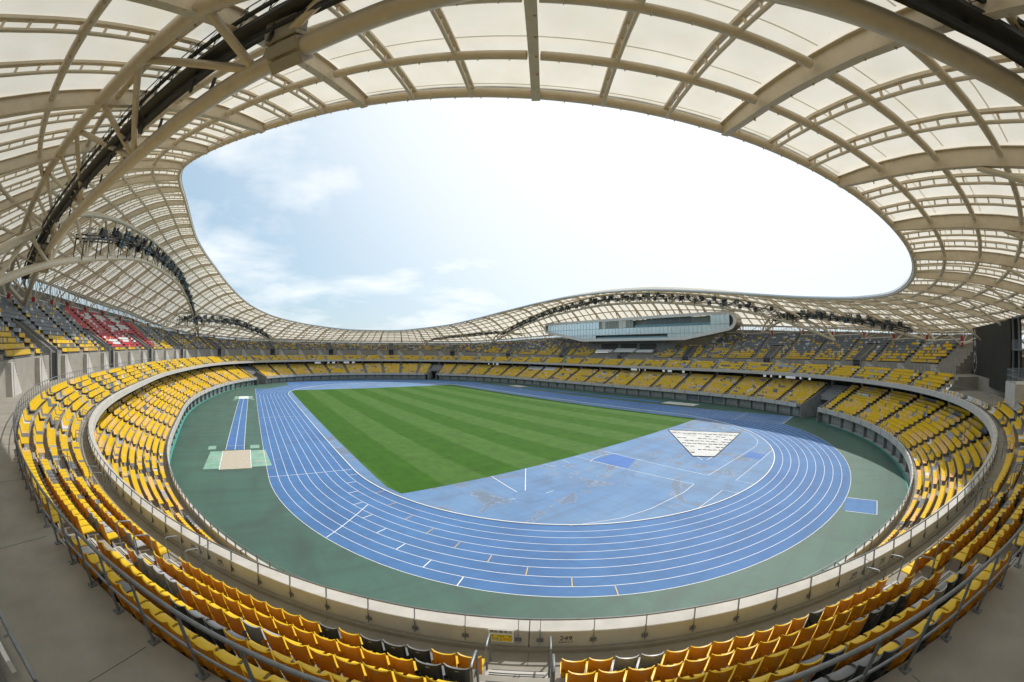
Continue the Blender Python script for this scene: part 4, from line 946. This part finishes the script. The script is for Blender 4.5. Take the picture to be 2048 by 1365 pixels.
for _, i in near:
    t_, k0, r, j, x, y, z, nx, ny, c = seats[i]
    if c == 4: c = 3
    if c == 1: c = 0
    t = thing('stadium_seat', (x, y, z), '%s seat, %s from left, %s, %s' % (CN[c], ORD[j], ROWN[r], BLK.get(k0, 'far block')), 'seat', 'seats of the near middle tier', rz=math.atan2(ny, nx)-math.pi/2)
    for nm, mb in (('backrest', bm_), ('seat_pan', pm_), ('cup_holder', cm_)):
        link(nm, sm_mesh(nm, mb, c), t)
    link('bracket', sm_mesh('bracket', km_, 8), t); link('number_plate', sm_mesh('number_plate', lm_, 3), t)
# all the other seats: one mesh
def lowseat():
    mb = MB()
    F = [(-.23, .29, .385), (0, .32, .385), (.23, .29, .385)]; T_ = [(-.225, .36, .87), (0, .42, .835), (.225, .36, .89)]
    FB = [(x, y+.03, z) for x, y, z in F]; TB = [(x, y+.03, z) for x, y, z in T_]
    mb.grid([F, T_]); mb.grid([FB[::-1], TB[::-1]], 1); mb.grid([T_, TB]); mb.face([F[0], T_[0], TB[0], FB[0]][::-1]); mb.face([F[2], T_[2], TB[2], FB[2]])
    P = [(-.225, -.10, .425), (.225, -.10, .425), (.225, .31, .45), (-.225, .31, .45)]; Q = [(x, y, z-.04) for x, y, z in P]
    mb.face(P); mb.face(Q[::-1]); mb.face([Q[0], Q[1], P[1], P[0]]); mb.face([Q[1], Q[2], P[2], P[1]]); mb.face([Q[3], Q[0], P[0], P[3]])
    n1 = len(mb.f)
    mb.face([(-.23, .10, .30), (.23, .10, .30), (.23, .10, .39), (-.23, .10, .39)]); mb.face([(-.06, .26, 0), (.06, .26, 0), (.06, .26, .39), (-.06, .26, .39)]); mb.face([(-.23, .36, .22), (.23, .36, .22), (.23, .36, .39), (-.23, .36, .39)])
    return mb, n1
lm, n1 = lowseat(); LV = np.array(lm.v); nv = len(LV)
rs = [s for i, s in enumerate(seats) if i not in nearset]
A = np.array([s[4:9] for s in rs]); cols = np.array([s[9] for s in rs]); n = len(rs)
c_, s_ = A[:, 4], -A[:, 3]            # rotation taking local +y to (nx, ny)
V = np.empty((n, nv, 3)); V[:, :, 0] = A[:, :1]+LV[:, 0]*c_[:, None]-LV[:, 1]*s_[:, None]; V[:, :, 1] = A[:, 1:2]+LV[:, 0]*s_[:, None]+LV[:, 1]*c_[:, None]; V[:, :, 2] = A[:, 2:3]+LV[:, 2]
fl = np.array(lm.f); nf = len(fl)
me = bpy.data.meshes.new('stadium_seat_mass'); me.vertices.add(n*nv); me.vertices.foreach_set('co', V.ravel())
me.loops.add(n*nf*4); me.loops.foreach_set('vertex_index', (fl[None]+(np.arange(n)*nv)[:, None, None]).ravel().astype(np.int32))
me.polygons.add(n*nf); me.polygons.foreach_set('loop_start', np.arange(0, n*nf*4, 4, dtype=np.int32))
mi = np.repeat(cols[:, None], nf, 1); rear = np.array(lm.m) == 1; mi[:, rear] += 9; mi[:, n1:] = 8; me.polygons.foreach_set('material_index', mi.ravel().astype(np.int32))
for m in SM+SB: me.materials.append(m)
me.update(calc_edges=True); link('distant_seats', me, None, kind='stuff', label='thousands of yellow and grey seats filling all three tiers', cat='seats')
print('seats', len(seats), 'mass', n)

# ------------------------------------------------------------------ railings
wr = root('walkway_railing', 'galvanised two bar railing between the seats and the walkway', 'railing')
top, mid, posts, feet = MB(), MB(), [], []
LEAN = .0
for ks in runs(lambda k: not flat(k) and True):
    top.tube([G(k, OW+.12+LEAN, ZW+1.10) for k in np.linspace(ks[0], ks[-1], int((ks[-1]-ks[0])*5)+2)], .036, 10)
    mid.tube([G(k, OW+.12+LEAN*.4, ZW+.50) for k in np.linspace(ks[0], ks[-1], int((ks[-1]-ks[0])*5)+2)], .026, 8)
put('top_rail', top, M['galv'], wr, smooth=40); put('mid_rail', mid, M['galv'], wr, smooth=40)
pc = 9
for k0 in range(NB):
    for i in range(pc):
        k = k0+(i+.5)/pc
        if flat(k): continue
        mb = MB(); mb.tube([G(k, OW+.12, ZW), G(k, OW+.12+LEAN, ZW+1.10)], .028, 8)
        n = np.array([*nrm(k), 0]); t_ = np.array([-n[1], n[0], 0]); mb.obox(G(k, OW+.12, ZW+.008), t_*.085, n*.085, (0, 0, .008))
        for qx in (-.06, .06):
            for qy in (-.06, .06): mb.obox(G(k, OW+.12, ZW+.022)+t_*qx+n*qy, t_*.012, n*.012, (0, 0, .012))
        posts.append((G(k, OW+.1, ZW+.5), mb))
parts(wr, 'post', posts, M['galv'], smooth=40)
pr = root('parapet_rail', 'slim steel rail on flat brackets along the middle tier parapet', 'railing')
mb = MB(); mb.tube([G(k, -.10, ZP+.28) for k in np.append(np.arange(0, NB, .25), 0)], .026, 8, caps=False); put('top_rail', mb, M['galv'], pr, smooth=40)
posts = []
for k0 in range(NB):
    for i in range(9):
        k = k0+.024+i*.119; n = np.array([*nrm(k), 0]); t_ = np.array([-n[1], n[0], 0]); mb = MB()
        a, c = G(k, .06, ZP-.36), G(k, -.10, ZP+.27); ax = (c-a)/2; w = np.cross(t_, ax); w /= np.linalg.norm(w)
        mb.obox((a+c)/2, t_*.006, w*.028, ax); mb.obox(G(k, .008, ZP-.27), t_*.075, n*.006, (0, 0, .055))
        for qx in (-.05, .05):
            for qz in (-.03, .03): mb.obox(G(k, .018, ZP-.27+qz)+t_*qx, t_*.008, n*.006, (0, 0, .008))
        posts.append((G(k, 0, ZP), mb))
parts(pr, 'bracket_post', posts, M['galv'])
lr_ = root('lower_rail', 'light tubular rail along the front edge of the lower tier', 'railing')
mb, posts = MB(), []
for ks in runs(lambda k: not gap(k)): mb.tube([G(k, -b(k)+.12, 3.62) for k in ks], .03, 6)
put('top_rail', mb, M['galv'], lr_)
for k0 in range(NB):
    for i in range(7):
        k = k0+(i+.5)/7
        if gap(k): continue
        mb = MB(); n = np.array([*nrm(k), 0]); t_ = np.array([-n[1], n[0], 0]); mb.obox((G(k, -b(k)+.2, 2.95)+G(k, -b(k)+.12, 3.6))/2, t_*.025, n*.04, (0, 0, .34)); posts.append((G(k, -b(k), 3.3), mb))
parts(lr_, 'bracket_post', posts, M['galv'])
ur = root('upper_front_railing', 'barred galvanised railing on the front wall of the upper tier', 'railing')
items = []
for k0 in range(NB):
    if nup(k0+.5) == 0: continue
    mb = MB(); ka, kc = k0+.12, k0+.88
    for h in (.12, .95): mb.tube([G(k, OU+.1, ZUF(k)+.15+h) for k in np.linspace(ka, kc, 4)], .022, 6)
    for k in np.linspace(ka, kc, 30): mb.tube([G(k, OU+.1, ZUF(k)+.1), G(k, OU+.1, ZUF(k)+1.1)], .013, 4, caps=False)
    for f in (ka, kc): mb.tube([G(f, OU-.45, ZW), G(f, OU-.45, ZW+.95), G(f, OU+.1, ZUF(f)+1.1)], .025, 6)
    items.append((G(k0+.5, OU, ZUF(k0)+1), mb))
parts(ur, 'rail_bay', items, M['galv'], smooth=40)
cr_ = root('concourse_railing', 'low barred rails behind the last row of the lower tier', 'railing')
items = []
for k0 in range(NB):
    for a, c in ((.08, .42), (.5, .92)):
        o = -b(k0)+.75+LD*LN+.1; z = LZ+LR*(LN-1)+.35; mb = MB(); kk = np.linspace(k0+a, k0+c, 4)
        mb.tube([G(k0+a, -b(k0+a)+.85+LD*LN, z)]+[G(k, -b(k)+.85+LD*LN, z+.95) for k in kk]+[G(k0+c, -b(k0+c)+.85+LD*LN, z)], .025, 5)
        for k in np.linspace(k0+a, k0+c, 10)[1:-1]: mb.tube([G(k, -b(k)+.85+LD*LN, z), G(k, -b(k)+.85+LD*LN, z+.95)], .012, 4, caps=False)
        items.append((G(k0+a, o, z), mb))
parts(cr_, 'rail_bay', items, M['galv'])
# hoop rails at the ends of the rows beside the aisles
HN = {57: 'first steps to the left', 56: 'second steps to the left', 55: 'third steps to the left', 0: 'central steps', 1: 'first steps to the right', 2: 'second steps to the right', 3: 'third steps to the right'}
hm = {}
for k0 in range(NB):
    if flat(k0): continue
    for si, sd in enumerate((-.60, .64)):
        for ri, r in enumerate((0, 2)):
            if si and ri and not (k0 in HN): continue
            n = nrm(k0-.02); t_ = np.array([-n[1], n[0], 0]); k = k0-.02
            if 'h' not in hm:
                mb = MB(); pts = [(0, .30, 0), (0, .30, .86), (0, .28, .92), (0, .22, .95), (0, -.12, .88), (0, -.19, .85), (0, -.21, .79), (0, -.21, 0)]; mb.tube(pts, .024, 8); hm['h'] = mb.mesh('hoop_rail', [M['galv']], 40)
            p = G(k, .55+DEP*r+.05, Z0M+RISE*max(0, r-0))+t_*sd
            if r == 0: p = G(k, .55+.1, Z0M)+t_*sd
            if k0 in HN: lab = 'grey hoop handrail %s of the %s beside the %s' % (('left', 'right')[si], HN[k0], ROWN[r])
            else: lab = 'small grey hoop handrail at an aisle of the distant middle tier'
            o = link('hoop_handrail', hm['h'], None, label=lab, cat='handrail', group='hoop handrails beside the middle tier steps'); o.location = tuple(p); o.rotation_euler = (0, 0, math.atan2(n[1], n[0])-math.pi/2)

# ------------------------------------------------------------------ lettering
def text(s, loc, xdir, updir, size, m, parent=None, name='lettering', align='CENTER', ext=.002):
    c = bpy.data.curves.new(name, 'FONT'); c.body = s; c.size = size; c.extrude = ext; c.align_x = align; c.align_y = 'CENTER'; c.materials.append(m)
    x = Vector(xdir).normalized(); u = Vector(updir); u = (u-x*u.dot(x)).normalized(); zz = x.cross(u)
    mw = Matrix(((x[0], u[0], zz[0], loc[0]), (x[1], u[1], zz[1], loc[1]), (x[2], u[2], zz[2], loc[2]), (0, 0, 0, 1)))
    o = bpy.data.objects.new(name, c); COL.objects.link(o); bpy.context.view_layer.update()
    me = bpy.data.meshes.new_from_object(o.evaluated_get(bpy.context.evaluated_depsgraph_get())); bpy.data.objects.remove(o); bpy.data.curves.remove(c)
    me.name = name; o = link(name, me, parent); o.matrix_world = mw; return o
for k0 in (0, 1, 2, 57, 56, 3, 55):
    num = {0: '249', 1: '250', 2: '251', 3: '252', 57: '248', 56: '247', 55: '246'}[k0]
    for f in (.082, .93):
        k = k0+f; n = nrm(k); t_ = (-n[1], n[0], 0)
        text(num, tuple(G(k, .004, ZP-.22)), t_, (0, 0, 1), .19, M['black'], bowl, 'panel_number'); text('Area/\u30a8\u30ea\u30a2', tuple(G(k, .004, ZP-.335)), t_, (0, 0, 1), .062, M['black'], bowl, 'panel_caption')
k = -.062; n = nrm(k); n3 = np.array([*n, 0]); t_ = np.array([-n[1], n[0], 0]); c = G(k, .03, ZP-.17)
sg = thing('notice_sign', tuple(c), 'white and yellow notice sign with Japanese text on the parapet wall', 'sign')
def local_box(cx, cz, w, h, th, m, name, par, d=0.):
    mb = MB(); mb.obox(t_*cx+n3*d+np.array([0, 0, cz]), t_*w/2, n3*th/2, (0, 0, h/2)); return link(name, mb.mesh(name, [m]), par)
YEL = mat('sign_yellow', (.80, .60, .02), .5); RDT = mat('sign_red', (.55, .02, .02), .5); BLT = mat('sign_blue', (.03, .25, .45), .5)
local_box(0, 0, .56, .37, .012, M['white'], 'board', sg)
local_box(0, -.055, .47, .20, .003, M['black'], 'table_frame', sg, .0075); local_box(-.1175, -.055, .222, .19, .003, YEL, 'table_cell', sg, .0100); local_box(.1175, -.055, .222, .19, .003, YEL, 'table_cell', sg, .0100)
for sx, tx, mm in ((-.12, '\u53ef\u80fd', BLT), (.12, '\u4e0d\u53ef', RDT)):
    text(tx, tuple(c+t_*sx+n3*.0125+np.array([0, 0, -.09])), t_, (0, 0, 1), .085, mm, None, 'sign_word', ext=.0005)['x'] = 1
    for q1 in (-.07, .07): local_box(sx+q1, .005, .03, .03, .003, M['black'], 'dot', sg, .0125)
text('\u6a2a\u65ad\u5e55\u63b2\u51fa', tuple(c+t_*0+n3*.0085+np.array([0, 0, .13])), t_, (0, 0, 1), .10, M['black'], None, 'sign_heading', ext=.001)
bpy.context.view_layer.update()
for o in list(COL.objects):
    if o.name.startswith(('sign_word', 'sign_heading')):
        mw = o.matrix_world.copy(); o.parent = sg; o.matrix_parent_inverse = sg.matrix_world.inverted(); 
        if 'x' in o: del o['x']
for kk, nm in ((1, '22'), (2, '21')):
    k = -.02; n = nrm(k); text(nm, tuple(G(k, .55+DEP*1-.2, Z0M+.31)), (-n[1], n[0], 0), (n[0]*-1, n[1]*-1, 0), .16, M['dark'], bowl, 'row_number')
    break

items = []
for k0 in range(NB):
    for f in (.0, .5):
        k = k0+f; n = np.array([*nrm(k), 0]); t_ = np.array([-n[1], n[0], 0]); mb = MB(); mb.obox((G(k, OW+.3, ZW+.002)+G(k, OU-.1, ZW+.002))/2, t_*.006, n*(OU-OW-.4)/2, (0, 0, .002)); items.append((G(k, 6, ZW), mb))
        mb = MB(); mb.obox((G(k, .1, Z0M+.002)+G(k, .55, Z0M+.002))/2, t_*.006, n*.22, (0, 0, .002)); items.append((G(k, .3, Z0M), mb))
parts(bowl, 'floor_joint', items, M['shade'])
sr = thing('stair_side', (-53.4, -86.2, ZW), 'dark stair flank with round handrail and white edge board at lower left', 'stair')
def rel(x, y, z): return (x+53.4, y+86.2, z-ZW)
mb = MB(); mb.tube([rel(-57.5, -81.9, 12.38), rel(-54.5, -84.9, 12.4), rel(-52.05, -87.45, 12.4), rel(-51.9, -87.62, 12.3), rel(-51.92, -87.64, 11.35)], .032, 10); link('handrail', mb.mesh('handrail', [M['galv']], 40), sr)
mb = MB(); mb.obox(rel(-54.9, -84.9, 11.52), np.array([-1.75, 1.75, 0]), (.03, .03, 0), (0, 0, .10)); link('edge_board', mb.mesh('edge_board', [M['white']]), sr)
mb = MB(); mb.obox(rel(-56.0, -86.0, 11.42), np.array([-1.75, 1.75, 0]), np.array([.95, .95, 0]), (0, 0, .13)); link('flank', mb.mesh('flank', [M['concrete_dark']]), sr)
for q1 in (-.9, -.1, .7, 1.4):
    mb = MB(); mb.tube([rel(-54.82+q1*.9, -84.78-q1*.9, 11.55), rel(-54.76+q1*.9, -84.72-q1*.9, 11.55)], .025, 8); link('bolt', mb.mesh('bolt', [M['galv']]), sr)
# ------------------------------------------------------------------ video screen
SY = -110.5; X0, X1, ZB_, ZT_ = 8.0, 29.0, 10.2, 18.6
scn = thing('video_screen', ((X0+X1)/2, SY, ZB_), 'huge switched off black video screen with clock strip beside the right stand', 'video screen')
SCRM = mat('unlit_screen', (.030, .034, .036), .55, var=.25, vscale=1.5, spec=.3)
def sbox(x0, x1, z0, z1, y0, y1, m, name, par=scn, off=((X0+X1)/2, SY, ZB_)):
    mb = MB(); mb.obox(((x0+x1)/2-off[0], (y0+y1)/2-off[1], (z0+z1)/2-off[2]), ((x1-x0)/2, 0, 0), (0, (y1-y0)/2, 0), (0, 0, (z1-z0)/2)); return link(name, mb.mesh(name, [m]), par)
sbox(X0, X1, ZB_, ZT_, SY-1.2, SY, M['dark'], 'cabinet')
CL = X1-3.3
for i in range(14):
    for j in range(8):
        w = (CL-X0-.2)/14; h = (ZT_-ZB_-.2)/8; d = .03+.012*RNG.random(); sbox(X0+.1+i*w+.01, X0+.1+(i+1)*w-.01, ZB_+.1+j*h+.008, ZB_+.1+(j+1)*h-.008, SY, SY+d, SCRM, 'led_panel')
sbox(CL+.02, X1, ZB_+.1, ZT_, SY, SY+.05, mat('clock_strip', (.040, .043, .055), .5), 'side_strip')
sbox(X0-1.3, X0-.02, ZB_-.1, ZT_+.1, SY-1.6, SY+.1, M['black'], 'end_casing')
def sline(pts, w, par=scn):
    mb = MB(); off = np.array([(X0+X1)/2, SY, ZB_]); 
    for a, c in zip(pts[:-1], pts[1:]):
        a = np.array([a[0], SY+.07, a[1]])-off; c = np.array([c[0], SY+.07, c[1]])-off; d = (c-a)/2; nn = np.cross(d, (0, 1, 0)); nn = nn/(np.linalg.norm(nn)+1e-9)*w/2; mb.obox((a+c)/2, d, nn, (0, .012, 0))
    return link('clock_mark' , mb.mesh('clock_mark', [M['white']]), par)
cx, cz, rr_ = CL+1.65, ZB_+3.0, 1.35
for a in range(0, 360, 30):
    t = R(a); r0, r1 = (rr_-.1, rr_+.35) if a % 90 == 0 else (rr_-.05, rr_+.12)
    sline([(cx+r0*math.cos(t), cz+r0*math.sin(t)), (cx+r1*math.cos(t), cz+r1*math.sin(t))], .22)
sline([(cx+rr_*math.cos(R(a)), cz+rr_*math.sin(R(a))) for a in range(0, 361, 10)], .10)
sline([(cx, cz), (cx-.05, cz+1.15)], .14); sline([(cx, cz), (cx+.62, cz+.42)], .2)
ex, ez = cx, ZB_+6.7
for a in range(0, 360, 45):
    t = R(a+22.5*0); sline([(ex+.45*math.cos(t), ez+.55*math.sin(t)), (ex+1.05*math.cos(t), ez+1.35*math.sin(t))], .16)
sline([(ex-.3, ez+.25), (ex, ez-.15), (ex+.3, ez+.25)], .12); sline([(ex, ez-.15), (ex, ez-.7)], .12)
for sx in (-1, 1): sline([(ex+sx*.12, ez+1.35), (ex+sx*.32, ez+1.0)], .1); sline([(ex+sx*.15, ez-1.2), (ex+sx*.3, ez-.9)], .1)
fr = thing('screen_scaffold', (X0-3.5, SY, 9.5), 'open grey steel stair frame standing behind the black video screen', 'steel frame')
def fbx(p, a, c_, d, nm='frame_member', m=None):
    mb = MB(); mb.obox(np.array(p)-np.array([X0-3.5, SY, 9.5]), a, c_, d); link(nm, mb.mesh(nm, [m or M['galv']]), fr)
for x in (X0-1.6, X0-4.0, X0-6.6):
    for y in (SY-2.5, SY-.2): fbx((x, y, 14.3), (.11, 0, 0), (0, .11, 0), (0, 0, 4.6))
for z in (12.2, 15.2, 18.7):
    for y in (SY-2.5, SY-.2): fbx((X0-4.1, y, z), (2.7, 0, 0), (0, .09, 0), (0, 0, .12))
    fbx((X0-4.1, SY-1.3, z-.1), (2.6, 0, 0), (0, 1.2, 0), (0, 0, .03), 'platform', M['dark'])
mb = MB()
for z in (15.2, 12.2):
    for x in np.arange(X0-6.6, X0-1.5, .16): mb.tube([(x-X0+3.5, .05, z-9.5), (x-X0+3.5, .05, z-9.5+1.1)], .012, 4, caps=False)
link('bar_infill', mb.mesh('bar_infill', [M['galv']]), fr, kind='stuff')
# concrete blocks beside the screen
blk = put('concrete_block', (lambda m: (m.obox((31.2, -108.5, 10.6), (1.4, 0, 0), (0, 1.3, 0), (0, 0, 1.7)), m)[1])(MB()), M['concrete_light']); tag(blk, 'square pale concrete block left of the black video screen', 'concrete block')
k = 4.62; n3 = np.array([*nrm(k), 0]); t3 = np.array([-n3[1], n3[0], 0]); mb = MB(); mb.obox(G(k, 5.2, 10.6), t3*2.2, n3*2.6, (0, 0, 1.7))
tag(put('concrete_plinth', mb, M['concrete_light']), 'tall concrete plinth with cage rail right of the black video screen', 'concrete plinth')
mb = MB(); base = G(k, 5.2, 12.3)
for sx in np.linspace(-2.1, 2.1, 15):
    for sy_ in (-2.5,): mb.tube([base+t3*sx+n3*sy_, base+t3*sx+n3*sy_+np.array([0, 0, 1.15])], .014, 4, caps=False)
for sy_ in np.linspace(-2.5, 2.5, 15): mb.tube([base-t3*2.1*0+t3*2.1+n3*sy_, base+t3*2.1+n3*sy_+np.array([0, 0, 1.15])], .014, 4, caps=False)
for h in (.1, .6, 1.15): mb.tube([base-t3*2.1-n3*2.5+np.array([0, 0, h]), base+t3*2.1-n3*2.5+np.array([0, 0, h]), base+t3*2.1+n3*2.5+np.array([0, 0, h])], .025, 5)
tag(put('cage_rail', mb, M['galv']), 'light barred cage rail on top of the concrete plinth by the screen', 'railing')
mb = MB()
for ks in runs(flat):
    kk = np.linspace(ks[0]+.05, ks[-1]-.05, 26)
    for h in (.1, 1.0): mb.tube([G(k, 1.95, Z0M+.55+h) for k in kk], .022, 5)
    for k in kk: mb.tube([G(k, 1.95, Z0M+.5), G(k, 1.95, Z0M+1.6)], .018, 5, caps=False)
tag(put('screen_front_railing', mb, M['galv']), 'barred railing behind the single seat row in front of the video screen', 'railing')

# ------------------------------------------------------------------ glazed suite of the main stand
PX = 76.0; out2 = [(y, z) for y, z in ()]
def rnd(cy_, cz, r, a0, a1, n=8): return [(cy_+r*math.cos(R(a)), cz+r*math.sin(R(a))) for a in np.linspace(a0, a1, n)]
# outline in (y, z): left tip (north) to right tip (south)
poly = rnd(42.3, 24.75, 2.5, 100, 265, 9)[::1]
poly = [(42.3+2.5*math.cos(R(a)), 24.9+2.5*math.sin(R(a))) for a in (100, 75, 50, 25, 0, -25, -50, -75, -100)]+[(20.9, 18.6), (-27.5, 18.6)]+[(-43.7+3.2*math.cos(R(a)), 24.6+3.2*math.sin(R(a))) for a in (-105, -130, -155, -180, -205, -230, -255, -268)]
cenp = np.array([0., 23.])
def inset(p, d):
    p = [np.array(x) for x in p]; q = []
    for i in range(len(p)):
        a, c = p[i-1], p[(i+1) % len(p)]; e1 = (p[i]-a)/np.linalg.norm(p[i]-a); e2 = (c-p[i])/np.linalg.norm(c-p[i]); e = e1+e2; e /= np.linalg.norm(e)
        nn = np.array([-e[1], e[0]]); s = 1 if nn@(np.array([p[i][0]*.8, 24.0])-p[i]) > 0 else -1; q.append(p[i]+nn*s*d)
    return q
inn = inset(poly, 1.05)
suite = thing('glazed_suite', (PX, 0, 18.6), 'long pale boat shaped glazed suite hanging above the main stand seats', 'building')
O3 = np.array([PX, 0, 18.6])
def L3(x, y, z): return (x-O3[0], y-O3[1], z-O3[2])
mb = MB(); ps = list(poly)+[poly[0]]; pi2 = list(inn)+[inn[0]]
mb.grid([[L3(PX-.35, *p) for p in ps], [L3(PX-.35, *p) for p in pi2], [L3(PX+.3, *p) for p in pi2]], 0)
link('frame', mb.mesh('frame', [M['cladding']]), suite)
mb = MB(); mb.grid([[L3(PX-.35, *p) for p in ps], [L3(PX+5.5, *p) for p in ps]], 0); link('shell', mb.mesh('shell', [M['bronze']], 30), suite)
mb = MB(); mb.face([L3(PX+2.2, *p) for p in inn]); link('inner_wall', mb.mesh('inner_wall', [M['wallpanel']]), suite)
IP = np.array(inn)
def clip_z(y):
    zs = []
    for i in range(len(IP)):
        a, c = IP[i], IP[(i+1) % len(IP)]
        if (a[0]-y)*(c[0]-y) < 0: zs.append(a[1]+(c[1]-a[1])*(y-a[0])/(c[0]-a[0]))
    return (min(zs), max(zs)) if len(zs) >= 2 else None
ys = np.linspace(44.0, -46.0, 54); ZM = [18.6, 21.0, 23.6, 28.5]
for ya, yc in zip(ys[:-1], ys[1:]):
    ca, cc = clip_z(ya-.02), clip_z(yc+.02)
    if ca is None or cc is None: continue
    ym = (ya+yc)/2
    for j in range(3):
        # recessed balconies: lower one in the middle, upper one to its right
        if j == 0 and -20 < ym < 13: continue
        if j == 2 and -38 < ym < -6: continue
        if j == 2 and -6 < ym < 12:
            m_ = M['wallpanel'] if int(ym*.9) % 4 else M['white']
        else: m_ = M['glass']
        z = [max(ZM[j], ca[0]), max(ZM[j], cc[0]), min(ZM[j+1], cc[1]), min(ZM[j+1], ca[1])]
        if z[3]-z[0] < .15 and z[2]-z[1] < .15: continue
        g1 = -.05; mb = MB(); P4 = [(ya-g1, z[0]+.04), (yc+g1, z[1]+.04), (yc+g1, max(z[1]+.05, z[2]-.04)), (ya-g1, max(z[0]+.05, z[3]-.04))]
        mb.face([L3(PX-.05, *p) for p in P4]); mb.face([L3(PX+.0, *p) for p in P4][::-1]); link('pane' if m_ is M['glass'] else 'infill_panel', mb.mesh('pane', [m_]), suite)
for yi in list(ys)+[0.0]*0:
    cz = clip_z(yi)
    if cz is None: continue
    for za, zc in ((cz[0], min(cz[1], 21.0)), (max(cz[0], 21.0), min(cz[1], 23.6)), (max(cz[0], 23.6), cz[1])):
        if zc-za < .3 or (za < 20.9 and -20 < yi < 13) or (za > 23.5 and -38 < yi < -6): continue
        mb = MB(); mb.obox(L3(PX-.09, yi, (za+zc)/2), (.05, 0, 0), (0, .04, 0), (0, 0, (zc-za)/2)); link('mullion', mb.mesh('mullion', [M['cladding']]), suite)
for zz in (21.0, 23.6):
    yy = [y for y in ys if clip_z(y) and clip_z(y)[0] < zz-.1 and clip_z(y)[1] > zz+.1]
    if yy: mb = MB(); mb.obox(L3(PX-.09, (yy[0]+yy[-1])/2, zz), (.055, 0, 0), (0, abs(yy[0]-yy[-1])/2, 0), (0, 0, .06)); link('transom', mb.mesh('transom', [M['galv']]), suite)
for (y0, y1, z0, z1) in ((-20, 13, 18.75+.6, 21.0), (-38, -6, 23.6, 27.0)):
    mb = MB(); mb.grid([[L3(PX, y0, z0), L3(PX, y1, z0)], [L3(PX+2.15, y0, z0), L3(PX+2.15, y1, z0)]]); mb.grid([[L3(PX, y0, z1), L3(PX, y1, z1)], [L3(PX+2.15, y0, z1), L3(PX+2.15, y1, z1)]])
    link('balcony_floor', mb.mesh('balcony_floor', [M['concrete_dark']]), suite)
    mb = MB(); mb.grid([[L3(PX-.02, y0, z0-.1), L3(PX-.02, y1, z0-.1)], [L3(PX-.02, y0, z0+.8), L3(PX-.02, y1, z0+.8)]]); link('balcony_glass', mb.mesh('balcony_glass', [M['glass_rail']]), suite)
    for y in np.arange(y0+(9 if z0 > 22 else 6), y1-4, 2.4):
        mb = MB(); mb.grid([[L3(PX+2.1, y, z0), L3(PX+2.1, y+2.2, z0)], [L3(PX+2.1, y, z1-.1), L3(PX+2.1, y+2.2, z1-.1)]]); link('balcony_window', mb.mesh('balcony_window', [M['glass_dark']]), suite)
for y in np.arange(-38, 36, 3.1):
    mb = MB(); mb.tube([L3(PX+1, y, 27.4), L3(PX+1, y, 28.2+RNG.random()*.6)], .04, 4); link('roof_mast', mb.mesh('roof_mast', [M['galv']]), suite)
# block below the suite with openings, and white press benches
low = root('suite_base_wall', 'grey wall with dark openings directly beneath the glazed suite', 'wall')
mb = MB(); sweep(lambda k: [(OU+4.6, 13.5+1.6), (OU+4.6, 18.55)], np.arange(17.2, 21.51, .25), 0, mb); put('wall', mb, M['concrete_dark'], low)
for a in (18.05, 19.0, 19.95):
    mb = MB(); sweep(lambda k: [(OU+4.55, 13.5+2.0), (OU+4.55, 13.5+4.1)], np.linspace(a, a+.82, 4), 0, mb); put('opening', mb, M['shade'], low)
    mb = MB()
    for h in (.5, 1.0): mb.tube([G(k, OU+4.3, 13.5+2.0+h) for k in np.linspace(a, a+.82, 3)], .03, 4)
    for k in np.linspace(a, a+.82, 12): mb.tube([G(k, OU+4.3, 13.5+2), G(k, OU+4.3, 13.5+3)], .02, 4, caps=False)
    put('railing', mb, M['galv'], low)
nb = 0
for a, w, rws in ((18.02, .8, 2), (18.92, 1.0, 3), (20.02, .8, 2)):
    for r in range(rws):
        mb = MB(); sweep(lambda k: [(OU+1.1+.9*r, 13.5+.75+.5*r), (OU+1.1+.9*r, 13.5+1.2+.5*r), (OU+1.6+.9*r, 13.5+1.2+.5*r), (OU+1.6+.9*r, 13.5+.75+.5*r)], np.linspace(a, a+w, 4), 0, mb)
        pos = {18.02: 'right', 18.92: 'middle', 20.02: 'left'}[a]; rn = ['front', 'second', 'back'][r]
        tag(put('press_desk', mb, M['white']), 'white press desk, %s row of the %s group under the glazed suite' % (rn, pos), 'desk', 'white press desks under the glazed suite')
